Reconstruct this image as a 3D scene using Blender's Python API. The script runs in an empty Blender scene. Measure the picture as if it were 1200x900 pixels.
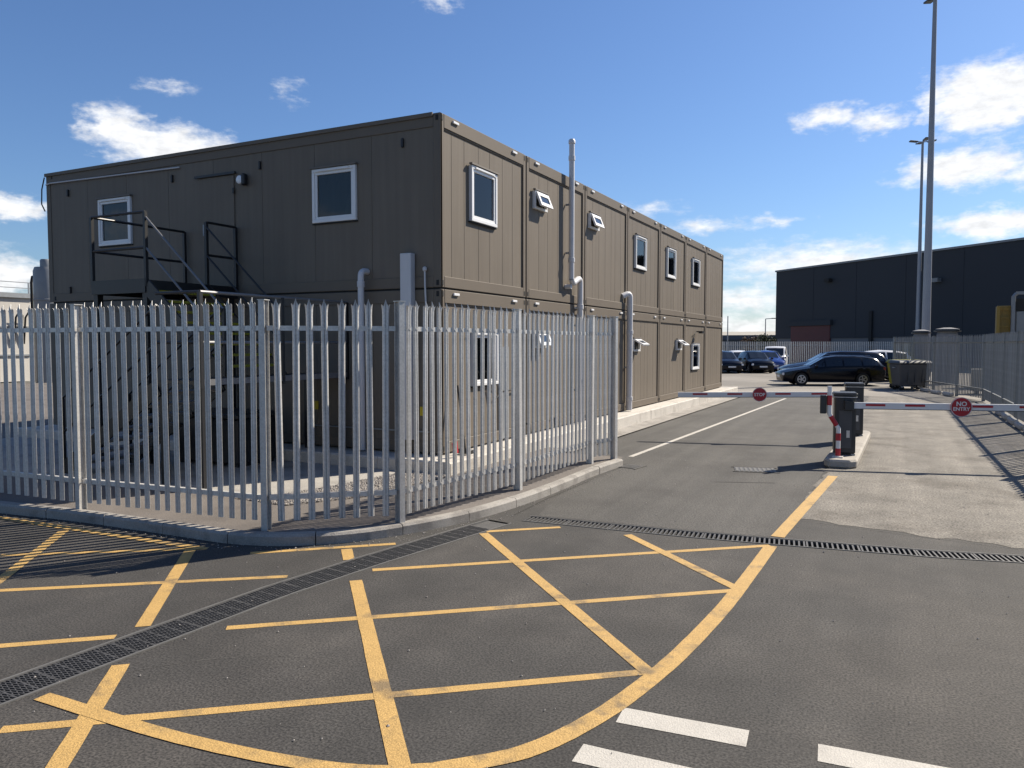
import bpy, bmesh, math, random
from mathutils import Vector, Matrix
R = math.radians
random.seed(7)
sc = bpy.context.scene
col = sc.collection

# ---------------------------------------------------------------- camera
CAMH = 2.0
cam_d = bpy.data.cameras.new('camera')
cam_d.sensor_fit = 'HORIZONTAL'; cam_d.sensor_width = 36.0
cam_d.lens = 36.0 * 901 / 1200
cam_d.clip_start = 0.05; cam_d.clip_end = 6000
cam = bpy.data.objects.new('camera', cam_d); col.objects.link(cam)
cam.location = (0, 0, CAMH)
cam.rotation_euler = (R(90 - 2.986), 0, R(26.71))
sc.camera = cam

# ---------------------------------------------------------------- sun and sky
SUN_AZ, SUN_EL = 32.0, 40.6          # azimuth from +Y towards +X
sun_d = bpy.data.lights.new('sun', 'SUN'); sun_d.energy = 5.0; sun_d.angle = R(0.53); sun_d.color = (1.0, 0.91, 0.77)
sun = bpy.data.objects.new('sun', sun_d); col.objects.link(sun)
sdir = Vector((math.sin(R(SUN_AZ)) * math.cos(R(SUN_EL)), math.cos(R(SUN_AZ)) * math.cos(R(SUN_EL)), math.sin(R(SUN_EL))))
sun.rotation_euler = sdir.to_track_quat('Z', 'Y').to_euler()
sun.location = sdir * 60

world = bpy.data.worlds.new('World'); sc.world = world; world.use_nodes = True
nt = world.node_tree; nt.nodes.clear()
def N(t, **k):
    n = nt.nodes.new(t)
    for a, b in k.items(): setattr(n, a, b)
    return n
L = nt.links.new
def wmath(op, a, b=None, c=None, clamp=False):
    n = N('ShaderNodeMath', operation=op); n.use_clamp = clamp
    for i, v in enumerate((a, b, c)):
        if v is None: continue
        if isinstance(v, (int, float)): n.inputs[i].default_value = v
        else: L(v, n.inputs[i])
    return n.outputs[0]
sky = N('ShaderNodeTexSky', sky_type='NISHITA')
sky.sun_disc = False; sky.sun_elevation = R(SUN_EL); sky.sun_rotation = R(SUN_AZ)
sky.air_density = 1.1; sky.dust_density = 0.5; sky.ozone_density = 2.2; sky.altitude = 0
tc = N('ShaderNodeTexCoord')
sep = N('ShaderNodeSeparateXYZ'); L(tc.outputs['Generated'], sep.inputs[0])
az = wmath('MULTIPLY', wmath('ARCTAN2', sep.outputs[0], sep.outputs[1]), 180 / math.pi)
el = wmath('MULTIPLY', wmath('ARCSINE', sep.outputs[2]), 180 / math.pi)
ae = N('ShaderNodeCombineXYZ'); L(az, ae.inputs[0]); L(el, ae.inputs[1])
# (azimuth, elevation, half width, half height, strength): fair weather clouds, lower ones flatter
clouds = [(4.4, 15.0, 3.9, 2.7, 1.25), (8.5, 14.6, 3.6, 2.5, 1.2), (-1.6, 14.5, 2.6, .85, .62), (-4.4, 15.0, 2.6, 1.0, .58), (3.6, 11.0, 4.8, 1.4, .9), (9, 10.6, 4.5, 1.6, 1), (5.2, 7.5, 4.2, 1.15, .95),
          (11, 7.2, 5, 1.4, 1), (-5.0, 5.5, 8.5, 1.8, .62), (-9.5, 3.3, 5.5, 1.3, .6), (-9.5, 1.2, 7, 1.4, .6), (2, 3.5, 9, 1.5, .7), (-50.6, 13.1, 5.6, 1.6, .95), (-53.6, 13.9, 2.4, 1.7, .85), (-59.6, 8.4, 3.0, .95, .8),
          (-60, 4.1, 4.0, 1.5, .9), (-64, 5.0, 5, 2, .9), (-12.7, 8.3, 4.0, .7, .36), (-16.6, 9.6, 2.6, .6, .26), (-31.9, 23.6, 1.6, .8, .42), (-42.6, 17.2, 1.1, 1.0, .27), (-50.4, 16.8, 1.7, .45, .27), (-8, 8.6, 2.0, .5, .28)]
rc = random.Random(4)
for i in range(8):
    a = 40 + i * 31 + rc.uniform(-6, 6)
    if a > 180: a -= 360
    if -75 < a < 22: continue
    e = rc.uniform(4, 30); w = rc.uniform(5, 11)
    clouds.append((a, e, w, w * rc.uniform(.25, .42), rc.uniform(.7, 1)))
def noise(vec, scale, detail=5, rough=.55, off=0):
    m = N('ShaderNodeMapping'); m.inputs['Scale'].default_value = scale; m.inputs['Location'].default_value = (off, off, 0); L(vec, m.inputs[0])
    n = N('ShaderNodeTexNoise'); n.inputs['Scale'].default_value = 1; n.inputs['Detail'].default_value = detail; n.inputs['Roughness'].default_value = rough
    L(m.outputs[0], n.inputs['Vector']); return n
warp = noise(ae.outputs[0], (.55, .9, 1), 4, .6)
wv = N('ShaderNodeVectorMath', operation='SUBTRACT'); L(warp.outputs['Color'], wv.inputs[0]); wv.inputs[1].default_value = (.5, .5, .5)
ws = N('ShaderNodeVectorMath', operation='MULTIPLY'); L(wv.outputs[0], ws.inputs[0]); ws.inputs[1].default_value = (4.5, 1.7, 0)
aw = N('ShaderNodeVectorMath', operation='ADD'); L(ae.outputs[0], aw.inputs[0]); L(ws.outputs[0], aw.inputs[1])
dens = None
for (a, e, w, h, s) in clouds:
    d = N('ShaderNodeVectorMath', operation='SUBTRACT'); L(aw.outputs[0], d.inputs[0]); d.inputs[1].default_value = (a, e, 0)
    q = N('ShaderNodeVectorMath', operation='MULTIPLY'); L(d.outputs[0], q.inputs[0]); q.inputs[1].default_value = (1 / w, 1 / h, 0)
    l = N('ShaderNodeVectorMath', operation='LENGTH'); L(q.outputs[0], l.inputs[0])
    v = wmath('MULTIPLY_ADD', l.outputs['Value'], -s, s)
    dens = v if dens is None else wmath('MAXIMUM', dens, v)
fine = noise(ae.outputs[0], (.5, 1.25, 1), 7, .62, 3)
dn = wmath('MULTIPLY_ADD', wmath('SUBTRACT', fine.outputs['Fac'], .5), .95, dens)
mr = N('ShaderNodeMapRange', interpolation_type='SMOOTHSTEP'); L(dn, mr.inputs[0])
mr.inputs[1].default_value = -.05; mr.inputs[2].default_value = .60
cov = wmath('MULTIPLY', mr.outputs[0], .97)
shn = noise(ae.outputs[0], (.8, 1.7, 1), 5, .6, 11)
shr = N('ShaderNodeMapRange'); L(shn.outputs['Fac'], shr.inputs[0]); shr.inputs[1].default_value = .3; shr.inputs[2].default_value = .7; shr.inputs[3].default_value = .74; shr.inputs[4].default_value = 1.0
ccol = N('ShaderNodeVectorMath', operation='SCALE'); ccol.inputs[0].default_value = (12.6, 12.7, 12.9); L(shr.outputs[0], ccol.inputs['Scale'])
tint = N('ShaderNodeVectorMath', operation='MULTIPLY'); L(sky.outputs[0], tint.inputs[0]); tint.inputs[1].default_value = (.79, 1.0, 1.33)   # deeper blue of clear maritime air
mixc = N('ShaderNodeMix', data_type='RGBA'); L(cov, mixc.inputs['Factor']); L(tint.outputs[0], mixc.inputs['A']); L(ccol.outputs[0], mixc.inputs['B'])
bg = N('ShaderNodeBackground'); L(mixc.outputs['Result'], bg.inputs[0]); bg.inputs[1].default_value = 0.053
wo = N('ShaderNodeOutputWorld'); L(bg.outputs[0], wo.inputs[0])

sc.view_settings.view_transform = 'Standard'; sc.view_settings.look = 'None'
sc.view_settings.exposure = 0.80; sc.view_settings.gamma = 1.0; sc.view_settings.use_curve_mapping = False
sc.render.engine = 'CYCLES'
sc.render.resolution_x = 1024; sc.render.resolution_y = 768

# ---------------------------------------------------------------- materials
MATS = {}
def mat(name, c, rough=.6, metal=0.0, var=.12, scale=3.0, bump=0.0, bscale=60.0, spec=.5, fine=0.0, fscale=None, track=0.0, rnd=0.0, stain=None, streak=0.0, coord='Object'):
    """Procedural paint/stone/metal: colour varied by two noises, optional stain patches, optional vertical streaks, fine relief."""
    m = bpy.data.materials.new(name); m.use_nodes = True
    t = m.node_tree; b = t.nodes['Principled BSDF']; ln = t.links.new
    b.inputs['Roughness'].default_value = rough; b.inputs['Metallic'].default_value = metal; b.inputs['Specular IOR Level'].default_value = spec
    co = t.nodes.new('ShaderNodeTexCoord')
    n1 = t.nodes.new('ShaderNodeTexNoise'); n1.inputs['Scale'].default_value = scale; n1.inputs['Detail'].default_value = 6; n1.inputs['Roughness'].default_value = .6
    ln(co.outputs[coord], n1.inputs['Vector'])
    r1 = t.nodes.new('ShaderNodeMapRange'); ln(n1.outputs['Fac'], r1.inputs[0]); r1.inputs[1].default_value = .25; r1.inputs[2].default_value = .75
    r1.inputs[3].default_value = 1 - var; r1.inputs[4].default_value = 1 + var
    k = r1.outputs[0]
    def mul(a, bb):
        x = t.nodes.new('ShaderNodeMath'); x.operation = 'MULTIPLY'; ln(a, x.inputs[0]); ln(bb, x.inputs[1]); return x.outputs[0]
    if fine:
        n2 = t.nodes.new('ShaderNodeTexNoise'); n2.inputs['Scale'].default_value = fscale or bscale; n2.inputs['Detail'].default_value = 3
        ln(co.outputs[coord], n2.inputs['Vector'])
        r2 = t.nodes.new('ShaderNodeMapRange'); ln(n2.outputs['Fac'], r2.inputs[0]); r2.inputs[1].default_value = .36; r2.inputs[2].default_value = .64
        r2.inputs[3].default_value = 1 - fine; r2.inputs[4].default_value = 1 + fine
        k = mul(k, r2.outputs[0])
    if streak:
        mp = t.nodes.new('ShaderNodeMapping'); mp.inputs['Scale'].default_value = (9, 9, .35); ln(co.outputs[coord], mp.inputs[0])
        n3 = t.nodes.new('ShaderNodeTexNoise'); n3.inputs['Scale'].default_value = 1.3; n3.inputs['Detail'].default_value = 5; ln(mp.outputs[0], n3.inputs['Vector'])
        r3 = t.nodes.new('ShaderNodeMapRange'); ln(n3.outputs['Fac'], r3.inputs[0]); r3.inputs[1].default_value = .3; r3.inputs[2].default_value = .7
        r3.inputs[3].default_value = 1 - streak; r3.inputs[4].default_value = 1 + streak
        k = mul(k, r3.outputs[0])
    if rnd:
        oi = t.nodes.new('ShaderNodeObjectInfo'); r5 = t.nodes.new('ShaderNodeMapRange'); ln(oi.outputs['Random'], r5.inputs[0]); r5.inputs[3].default_value = 1 - rnd; r5.inputs[4].default_value = 1 + rnd
        k = mul(k, r5.outputs[0])
    if track:
        mp = t.nodes.new('ShaderNodeMapping'); mp.inputs['Scale'].default_value = (1.5, .06, 1); ln(co.outputs[coord], mp.inputs[0])
        n5 = t.nodes.new('ShaderNodeTexNoise'); n5.inputs['Scale'].default_value = 1.6; n5.inputs['Detail'].default_value = 4; ln(mp.outputs[0], n5.inputs['Vector'])
        r6 = t.nodes.new('ShaderNodeMapRange'); ln(n5.outputs['Fac'], r6.inputs[0]); r6.inputs[1].default_value = .35; r6.inputs[2].default_value = .65; r6.inputs[3].default_value = 1 - track; r6.inputs[4].default_value = 1 + track
        k = mul(k, r6.outputs[0])
    rgb = t.nodes.new('ShaderNodeRGB'); rgb.outputs[0].default_value = (*c, 1); out = rgb.outputs[0]
    if stain:
        (s_c, s_scale, lo, hi, amt) = stain
        n4 = t.nodes.new('ShaderNodeTexNoise'); n4.inputs['Scale'].default_value = s_scale; n4.inputs['Detail'].default_value = 7; n4.inputs['Roughness'].default_value = .65
        mp = t.nodes.new('ShaderNodeMapping'); mp.inputs['Location'].default_value = (5.3, 1.7, 2.1); ln(co.outputs[coord], mp.inputs[0]); ln(mp.outputs[0], n4.inputs['Vector'])
        r4 = t.nodes.new('ShaderNodeMapRange'); r4.interpolation_type = 'SMOOTHSTEP'; ln(n4.outputs['Fac'], r4.inputs[0]); r4.inputs[1].default_value = lo; r4.inputs[2].default_value = hi; r4.inputs[4].default_value = amt
        mx = t.nodes.new('ShaderNodeMix'); mx.data_type = 'RGBA'; ln(r4.outputs[0], mx.inputs['Factor']); ln(out, mx.inputs['A']); mx.inputs['B'].default_value = (*s_c, 1)
        out = mx.outputs['Result']
    sc_ = t.nodes.new('ShaderNodeVectorMath'); sc_.operation = 'SCALE'; ln(out, sc_.inputs[0]); ln(k, sc_.inputs['Scale'])
    out = sc_.outputs[0]
    ln(out, b.inputs['Base Color'])
    if bump:
        nb = t.nodes.new('ShaderNodeTexNoise'); nb.inputs['Scale'].default_value = bscale; nb.inputs['Detail'].default_value = 4; ln(co.outputs[coord], nb.inputs['Vector'])
        bp = t.nodes.new('ShaderNodeBump'); bp.inputs['Strength'].default_value = bump; bp.inputs['Distance'].default_value = .01
        ln(nb.outputs['Fac'], bp.inputs['Height']); ln(bp.outputs[0], b.inputs['Normal'])
    MATS[name] = m
    return m
M = MATS
mat('asphalt', (0.0385, 0.0358, 0.0325), .88, track=.12, var=.3, scale=1.6, bump=.35, bscale=300, fine=.6, fscale=72, stain=((0.058, 0.052, 0.0455), .42, .42, .66, .8))
mat('asphalt_lane', (0.063, 0.059, 0.053), .88, track=.16, var=.2, scale=.6, bump=.3, bscale=260, fine=.5, fscale=55, stain=((0.04154, 0.03752, 0.0335), .5, .45, .68, .8))
mat('worn_lane', (.160, .145, .123), .9, track=.16, var=.3, scale=1.8, bump=.4, bscale=200, fine=.5, fscale=48, stain=((0.1005, 0.0871, 0.07035), 1.3, .48, .66, .75))
mat('yard_concrete', (0.134, 0.1172, 0.1039), .9, var=.18, scale=1.2, bump=.4, bscale=80, fine=.2, stain=((0.0737, 0.06365, 0.05695), .6, .45, .7, .7))
mat('apron', (0.2211, 0.201, 0.1742), .9, var=.15, scale=.3, bump=.3, bscale=60, fine=.2, stain=((0.1474, 0.134, 0.1139), .12, .45, .6, .8))
mat('terrain', (0.134, 0.1273, 0.1072), .95, var=.2, scale=.05)
mat('kerb_stone', (0.2812, 0.2627, 0.2368), .85, var=.14, scale=2.5, bump=.5, bscale=90, fine=.15, stain=((0.1628, 0.148, 0.1332), 2.4, .45, .66, .8))
mat('slab_grey', (.33, .31, .28), .9, var=.15, scale=1.2, bump=.4, bscale=80, fine=.15, stain=((.2, .185, .165), .9, .45, .65, .7))
mat('plinth', (0.465, 0.435, 0.39), .85, var=.12, scale=1.5, bump=.4, bscale=70, fine=.1, stain=((0.285, 0.255, 0.2175), 1.8, .52, .7, .6))
mat('gravel', (0.3, 0.2737, 0.2475), .85, var=.35, scale=18)
mat('yellow_paint', (0.4288, 0.268, 0.0871), .75, var=.1, scale=4, bump=.5, bscale=120, fine=.2, stain=((0.134, 0.1005, 0.0603), 2.6, .53, .68, .8))
mat('white_paint', (.43, .405, .36), .75, var=.08, scale=4, bump=.4, bscale=120, fine=.1, stain=((0.2376, 0.216, 0.1944), 3.0, .58, .72, .7))
mat('galvanised', (0.53, 0.52, 0.50), .42, metal=.35, rnd=.12, var=.13, scale=7, fine=.09, bscale=40, streak=.07)
mat('galvanised_lane', (0.255, 0.2635, 0.2635), .6, metal=.15, var=.15, scale=7, rnd=.1)  # darker grey base colour, used on the right lane fence only
mat('galvanised_dark', (0.268, 0.2814, 0.2948), .5, metal=.5, var=.12, scale=6)
mat('iron_grate', (0.095, 0.0925, 0.09), .6, metal=.4, var=.2, scale=12)
mat('drain_edge', (0.124, 0.1209, 0.1147), .7, metal=.2, var=.2, scale=8)
mat('silt', (0.024, 0.0216, 0.0184), .95, var=.3, scale=6)
mat('cabin_paint', (0.158, 0.135, 0.109), .55, spec=.14, var=.06, scale=.8, streak=.06, rnd=.05, bump=.04, bscale=6)
mat('cabin_frame', (0.1435, 0.121, 0.0965), .55, spec=.16, var=.05, scale=1.2)
mat('cabin_roof', (0.134, 0.1139, 0.0938), .6)
mat('rubber', (0.016, 0.016, 0.016), .8)
mat('pvc_white', (0.68, 0.68, 0.68), .35, var=.03)
mat('pipe_white', (0.528, 0.52, 0.528), .4, var=.05)
mat('black_steel', (0.01206, 0.01206, 0.0134), .45, var=.15)
mat('tread_yellow', (0.2814, 0.2412, 0.0134), .7, var=.2, scale=5)
mat('charcoal', (0.02345, 0.02546, 0.02814), .45, var=.1)
mat('red', (0.378, 0.0162, 0.027), .45, var=.06)
mat('arm_white', (0.68, 0.68, 0.68), .4, var=.04, scale=5)
mat('island', (0.335, 0.3082, 0.268), .9, var=.15, scale=3, bump=.4, fine=.1, stain=((0.1876, 0.1675, 0.1407), 3, .5, .7, .6))
mat('mast', (0.2814, 0.2881, 0.3082), .5, metal=.3, var=.06)
mat('cladding_dark', (.034, .038, .045), .6, spec=.2, var=.08, scale=.08)
mat('cladding_light', (0.1139, 0.1206, 0.134), .6, var=.1, scale=.3)
mat('door_red', (0.0871, 0.00804, 0.01206), .5)
mat('metal_sheet', (0.201, 0.2077, 0.2144), .5, metal=.3, var=.08)
mat('far_white', (0.4824, 0.4556, 0.4154), .7, var=.1, scale=.3, streak=.05)
mat('far_blue', (0.0335, 0.05025, 0.0804), .5)
mat('far_cream', (0.335, 0.3082, 0.2546), .7)
mat('bin_grey', (0.05695, 0.0603, 0.067), .5)
mat('bin_yellow', (0.2814, 0.2546, 0.0201), .5)
mat('sign_yellow', (0.48, 0.368, 0.016), .5, var=.02)
mat('tyre', (0.01206, 0.01206, 0.01206), .8)
mat('rim', (0.45, 0.45, 0.47), .3, metal=.8)
mat('lamp_clear', (0.7, 0.72, 0.75), .12)
mat('lamp_red', (0.201, 0.0067, 0.0067), .2)
mat('car_black', (0.00335, 0.00402, 0.00804), .18, var=.02, spec=.3)
mat('car_navy', (0.00402, 0.00536, 0.0134), .18, var=.02, spec=.3)
mat('car_blue', (0.0134, 0.0402, 0.201), .15, var=.02, spec=.7)
mat('car_silver', (0.3685, 0.3752, 0.3886), .2, metal=.5, var=.02)
mat('car_white', (0.702, 0.702, 0.702), .2, var=.02)
mat('leaf_dark', (0.03015, 0.04355, 0.0134), .7, var=.4, scale=1.5)
mat('leaf_rust', (0.0804, 0.0402, 0.01675), .7, var=.4, scale=1.5)
mat('bark', (0.0603, 0.04355, 0.03015), .9)
mat('yellow_plant', (.24, .15, .02), .5)
mat('grey_block', (0.201, 0.201, 0.2077), .85, var=.12, scale=2)
def glass(name, c, rough=.03):
    m = mat(name, c, rough, var=.02, spec=.6)
    m.node_tree.nodes['Principled BSDF'].inputs['IOR'].default_value = 1.55
    return m
glass('window_glass', (.02, .028, .04)); glass('car_glass', (.012, .014, .016))
mat('rail_grey', (.16, .16, .165), .5, metal=.3)
mat('blind', (.55, .55, .52), .8)

def clear_glass(name):
    m = bpy.data.materials.new(name); m.use_nodes = True; t = m.node_tree; t.nodes.clear(); ln = t.links.new
    o = t.nodes.new('ShaderNodeOutputMaterial'); mx = t.nodes.new('ShaderNodeMixShader'); tr = t.nodes.new('ShaderNodeBsdfTransparent'); gl = t.nodes.new('ShaderNodeBsdfGlossy'); fr = t.nodes.new('ShaderNodeFresnel')
    tr.inputs[0].default_value = (.62, .68, .72, 1); gl.inputs['Roughness'].default_value = .02; fr.inputs[0].default_value = 1.5
    co = t.nodes.new('ShaderNodeTexCoord'); nz = t.nodes.new('ShaderNodeTexNoise'); nz.inputs['Scale'].default_value = 1.6; ln(co.outputs['Object'], nz.inputs['Vector'])
    bp = t.nodes.new('ShaderNodeBump'); bp.inputs['Strength'].default_value = .12; bp.inputs['Distance'].default_value = .02; ln(nz.outputs['Fac'], bp.inputs['Height']); ln(bp.outputs[0], gl.inputs['Normal'])
    ln(fr.outputs[0], mx.inputs[0]); ln(tr.outputs[0], mx.inputs[1]); ln(gl.outputs[0], mx.inputs[2]); ln(mx.outputs[0], o.inputs[0]); MATS[name] = m
clear_glass('clear_glass')
mat('room_shade', (.018, .022, .03), .9, var=.3, scale=3)  # darkness of the unlit rooms, put into the colour
mat('cool_white', (.5, .52, .55), .9)

# ---------------------------------------------------------------- mesh helpers
class MB:
    def __init__(s): s.v = []; s.f = []
    def add(s, vs, fs):
        o = len(s.v); s.v += [tuple(v) for v in vs]; s.f += [tuple(i + o for i in f) for f in fs]; return s
    def box(s, x0, x1, y0, y1, z0, z1):
        return s.add([(x0, y0, z0), (x1, y0, z0), (x1, y1, z0), (x0, y1, z0), (x0, y0, z1), (x1, y0, z1), (x1, y1, z1), (x0, y1, z1)],
                     [(0, 3, 2, 1), (4, 5, 6, 7), (0, 1, 5, 4), (1, 2, 6, 5), (2, 3, 7, 6), (3, 0, 4, 7)])
    def obox(s, c, ax, ay, az, hx, hy, hz):
        c, ax, ay, az = Vector(c), Vector(ax), Vector(ay), Vector(az)
        p = [c + ax * (hx * a) + ay * (hy * b) + az * (hz * d) for d in (-1, 1) for a, b in ((-1, -1), (1, -1), (1, 1), (-1, 1))]
        return s.add(p, [(0, 3, 2, 1), (4, 5, 6, 7), (0, 1, 5, 4), (1, 2, 6, 5), (2, 3, 7, 6), (3, 0, 4, 7)])
    def bar(s, a, b, w, h, up=(0, 0, 1)):
        a, b = Vector(a), Vector(b); d = (b - a).normalized(); u = Vector(up)
        sd = d.cross(u)
        if sd.length < 1e-4: sd = d.cross(Vector((1, 0, 0)))
        sd.normalize(); u = sd.cross(d).normalized()
        return s.obox((a + b) / 2, d, sd, u, (b - a).length / 2, w / 2, h / 2)
    def tube(s, pts, r, n=10, cap=True, r2=None):
        pts = [Vector(p) for p in pts]; rings = []; prev = None
        for i, p in enumerate(pts):
            d = (pts[min(i + 1, len(pts) - 1)] - pts[max(i - 1, 0)]).normalized()
            if prev is None:
                prev = d.cross(Vector((0, 0, 1)))
                if prev.length < 1e-3: prev = Vector((1, 0, 0))
            prev = (prev - d * prev.dot(d)).normalized(); e = d.cross(prev)
            rr = r if r2 is None else r + (r2 - r) * i / (len(pts) - 1)
            rings.append([p + (prev * math.cos(2 * math.pi * k / n) + e * math.sin(2 * math.pi * k / n)) * rr for k in range(n)])
        vs = [v for q in rings for v in q]; fs = []
        for i in range(len(pts) - 1):
            for k in range(n):
                fs.append((i * n + k, i * n + (k + 1) % n, (i + 1) * n + (k + 1) % n, (i + 1) * n + k))
        if cap: fs += [tuple(range(n - 1, -1, -1)), tuple((len(pts) - 1) * n + k for k in range(n))]
        return s.add(vs, fs)
    def lathe(s, c, prof, n=16, axis='Z'):
        c = Vector(c); vs = []; fs = []
        for (r, h) in prof:
            for k in range(n):
                a = 2 * math.pi * k / n; p = (r * math.cos(a), r * math.sin(a), h)
                if axis == 'Y': p = (p[0], p[2], p[1])
                if axis == 'X': p = (p[2], p[0], p[1])
                vs.append(c + Vector(p))
        for i in range(len(prof) - 1):
            for k in range(n): fs.append((i * n + k, i * n + (k + 1) % n, (i + 1) * n + (k + 1) % n, (i + 1) * n + k))
        fs += [tuple(range(n - 1, -1, -1)), tuple((len(prof) - 1) * n + k for k in range(n))]
        return s.add(vs, fs)
    def prism(s, poly, z0, z1):
        n = len(poly)
        return s.add([(x, y, z0) for x, y in poly] + [(x, y, z1) for x, y in poly],
                     [tuple(range(n - 1, -1, -1)), tuple(range(n, 2 * n))] + [(i, (i + 1) % n, n + (i + 1) % n, n + i) for i in range(n)])
    def mesh(s, name, off=None, smooth=False, bevel=0):
        me = bpy.data.meshes.new(name)
        vs = s.v if off is None else [(v[0] - off[0], v[1] - off[1], v[2] - off[2]) for v in s.v]
        me.from_pydata(vs, [], s.f)
        bm = bmesh.new(); bm.from_mesh(me)
        bmesh.ops.recalc_face_normals(bm, faces=bm.faces)
        if bevel: bmesh.ops.bevel(bm, geom=list(bm.edges), offset=bevel, segments=1, affect='EDGES', clamp_overlap=True)
        bm.to_mesh(me); bm.free()
        if smooth:
            for p in me.polygons: p.use_smooth = True
            me.set_sharp_from_angle(angle=R(40))
        me.update(); return me
    def build(s, name, m, parent=None, local=False, smooth=False, bevel=0, kind=None):
        off = None if (parent is None or local) else wloc(parent)
        me = s.mesh(name, off, smooth, bevel); me.materials.append(M[m])
        return link(name, me, parent, kind)
def wloc(o):
    p = Vector(o.location)
    while o.parent: o = o.parent; p += Vector(o.location)
    return p
def link(name, me, parent=None, kind=None, loc=None, rz=0):
    o = bpy.data.objects.new(name, me); col.objects.link(o)
    if parent: o.parent = parent
    if loc is not None: o.location = loc
    if rz: o.rotation_euler.z = rz
    if kind: o['kind'] = kind
    return o
def tag(o, label, cat, group=None):
    o['label'] = label; o['category'] = cat
    if group: o['group'] = group
    return o
def thing(name, loc, label, cat, group=None, rz=0):
    o = bpy.data.objects.new(name, None); o.empty_display_size = .2; col.objects.link(o)
    o.location = loc; o.rotation_euler.z = rz
    return tag(o, label, cat, group)
def grow(pts, step):
    """points every `step` along a polyline"""
    out = [Vector(pts[0]).to_2d()]; acc = 0
    for a, b in zip(pts, pts[1:]):
        a, b = Vector(a).to_2d(), Vector(b).to_2d(); ln = (b - a).length; d = step - acc
        while d <= ln + 1e-9: out.append(a + (b - a) * d / ln); d += step
        acc = (ln - (d - step))
    return out
def smooth_path(pts, n=6):
    out = []
    P = [Vector((p[0], p[1])) for p in pts]; P = [P[0] * 2 - P[1]] + P + [P[-1] * 2 - P[-2]]
    for i in range(1, len(P) - 2):
        for k in range(n):
            t = k / n; a, b, c, d = P[i - 1], P[i], P[i + 1], P[i + 2]
            out.append(.5 * ((2 * b) + (c - a) * t + (2 * a - 5 * b + 4 * c - d) * t * t + (3 * b - a - 3 * c + d) * t ** 3))
    out.append(P[-2]); return out
def normals(path):
    ns = []
    for i in range(len(path)):
        d = (path[min(i + 1, len(path) - 1)] - path[max(i - 1, 0)]).normalized(); ns.append(Vector((-d.y, d.x)))
    return ns
def ribbon_poly(path, w0, w1):
    ns = normals(path)
    return [p + n * w0 for p, n in zip(path, ns)], [p + n * w1 for p, n in zip(path, ns)]
def ragged(poly, amp=.03, step=.25, seed=1):
    q = random.Random(seed); out = []
    for i in range(len(poly)):
        a, b = Vector(poly[i]), Vector(poly[(i + 1) % len(poly)]); k = max(1, int((b - a).length / step)); n = (b - a).normalized(); n = Vector((-n.y, n.x))
        for j in range(k): out.append(a.lerp(b, j / k) + n * q.uniform(-amp, amp))
    return out
def sheet(name, poly, z, m, holes=(), kind='structure'):
    bm = bmesh.new(); es = []
    for lp in [poly] + list(holes):
        vs = [bm.verts.new((p[0], p[1], z)) for p in lp]
        es += [bm.edges.new((vs[i], vs[(i + 1) % len(vs)])) for i in range(len(vs))]
    bmesh.ops.triangle_fill(bm, use_beauty=True, use_dissolve=False, edges=es)
    bmesh.ops.recalc_face_normals(bm, faces=bm.faces)
    for f in bm.faces:
        if f.normal.z < 0: f.normal_flip()
    me = bpy.data.meshes.new(name); bm.to_mesh(me); bm.free(); me.materials.append(M[m])
    return link(name, me, None, kind)

# ---------------------------------------------------------------- ground, road, lane surfaces
sheet('ground', [(-1500, -1500), (1500, -1500), (1500, 1500), (-1500, 1500)], -.06, 'terrain')
drain_a = [Vector(p) for p in ((-4.66, -1.2), (-4.56, 2.5), (-4.46, 4.6), (-4.33, 5.6), (-4.13, 6.75), (-3.98, 7.6))]
drain_b = [Vector(p) for p in ((-3.78, 7.87), (-2.0, 7.97), (-1.15, 8.06), (.38, 8.27), (1.08, 8.43), (3.6, 8.98))]
WA, WB = .165, .135
la, ra = ribbon_poly(drain_a, WA, -WA); lb, rb_ = ribbon_poly(drain_b, WB, -WB)
sheet('road', [(-40, -14), (22, -14), (22, 12.4), (3.2, 12.4), (3.2, 32.6), (-6.2, 32.6), (-6.2, 12.4), (-40, 12.4)], 0, 'asphalt', [la + ra[::-1], lb + rb_[::-1]])
sheet('lane_asphalt', [(-5.35, 12.37), (-3.96, 12.2), (-4.0, 9.4), (-3.72, 8.06), (-2.0, 8.15), (-1.15, 8.24), (-1.02, 9.6), (-1.02, 32.5), (-5.35, 32.5)], .002, 'asphalt_lane')
sheet('lane_concrete', ragged([(-1.0, 9.28), (-.4, 9.14), (.4, 9.0), (1.2, 8.9), (3.1, 8.98), (3.1, 32.5), (-1.0, 32.5)], .06, .14), .0028, 'worn_lane')
sheet('car_park', [(-45, 32.6), (60, 32.6), (60, 100), (-45, 100)], 0, 'apron')
sheet('yard_ground', [(-40, 12.4), (-6.2, 12.4), (-6.2, 32.6), (-40, 32.6)], 0, 'yard_concrete')

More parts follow.
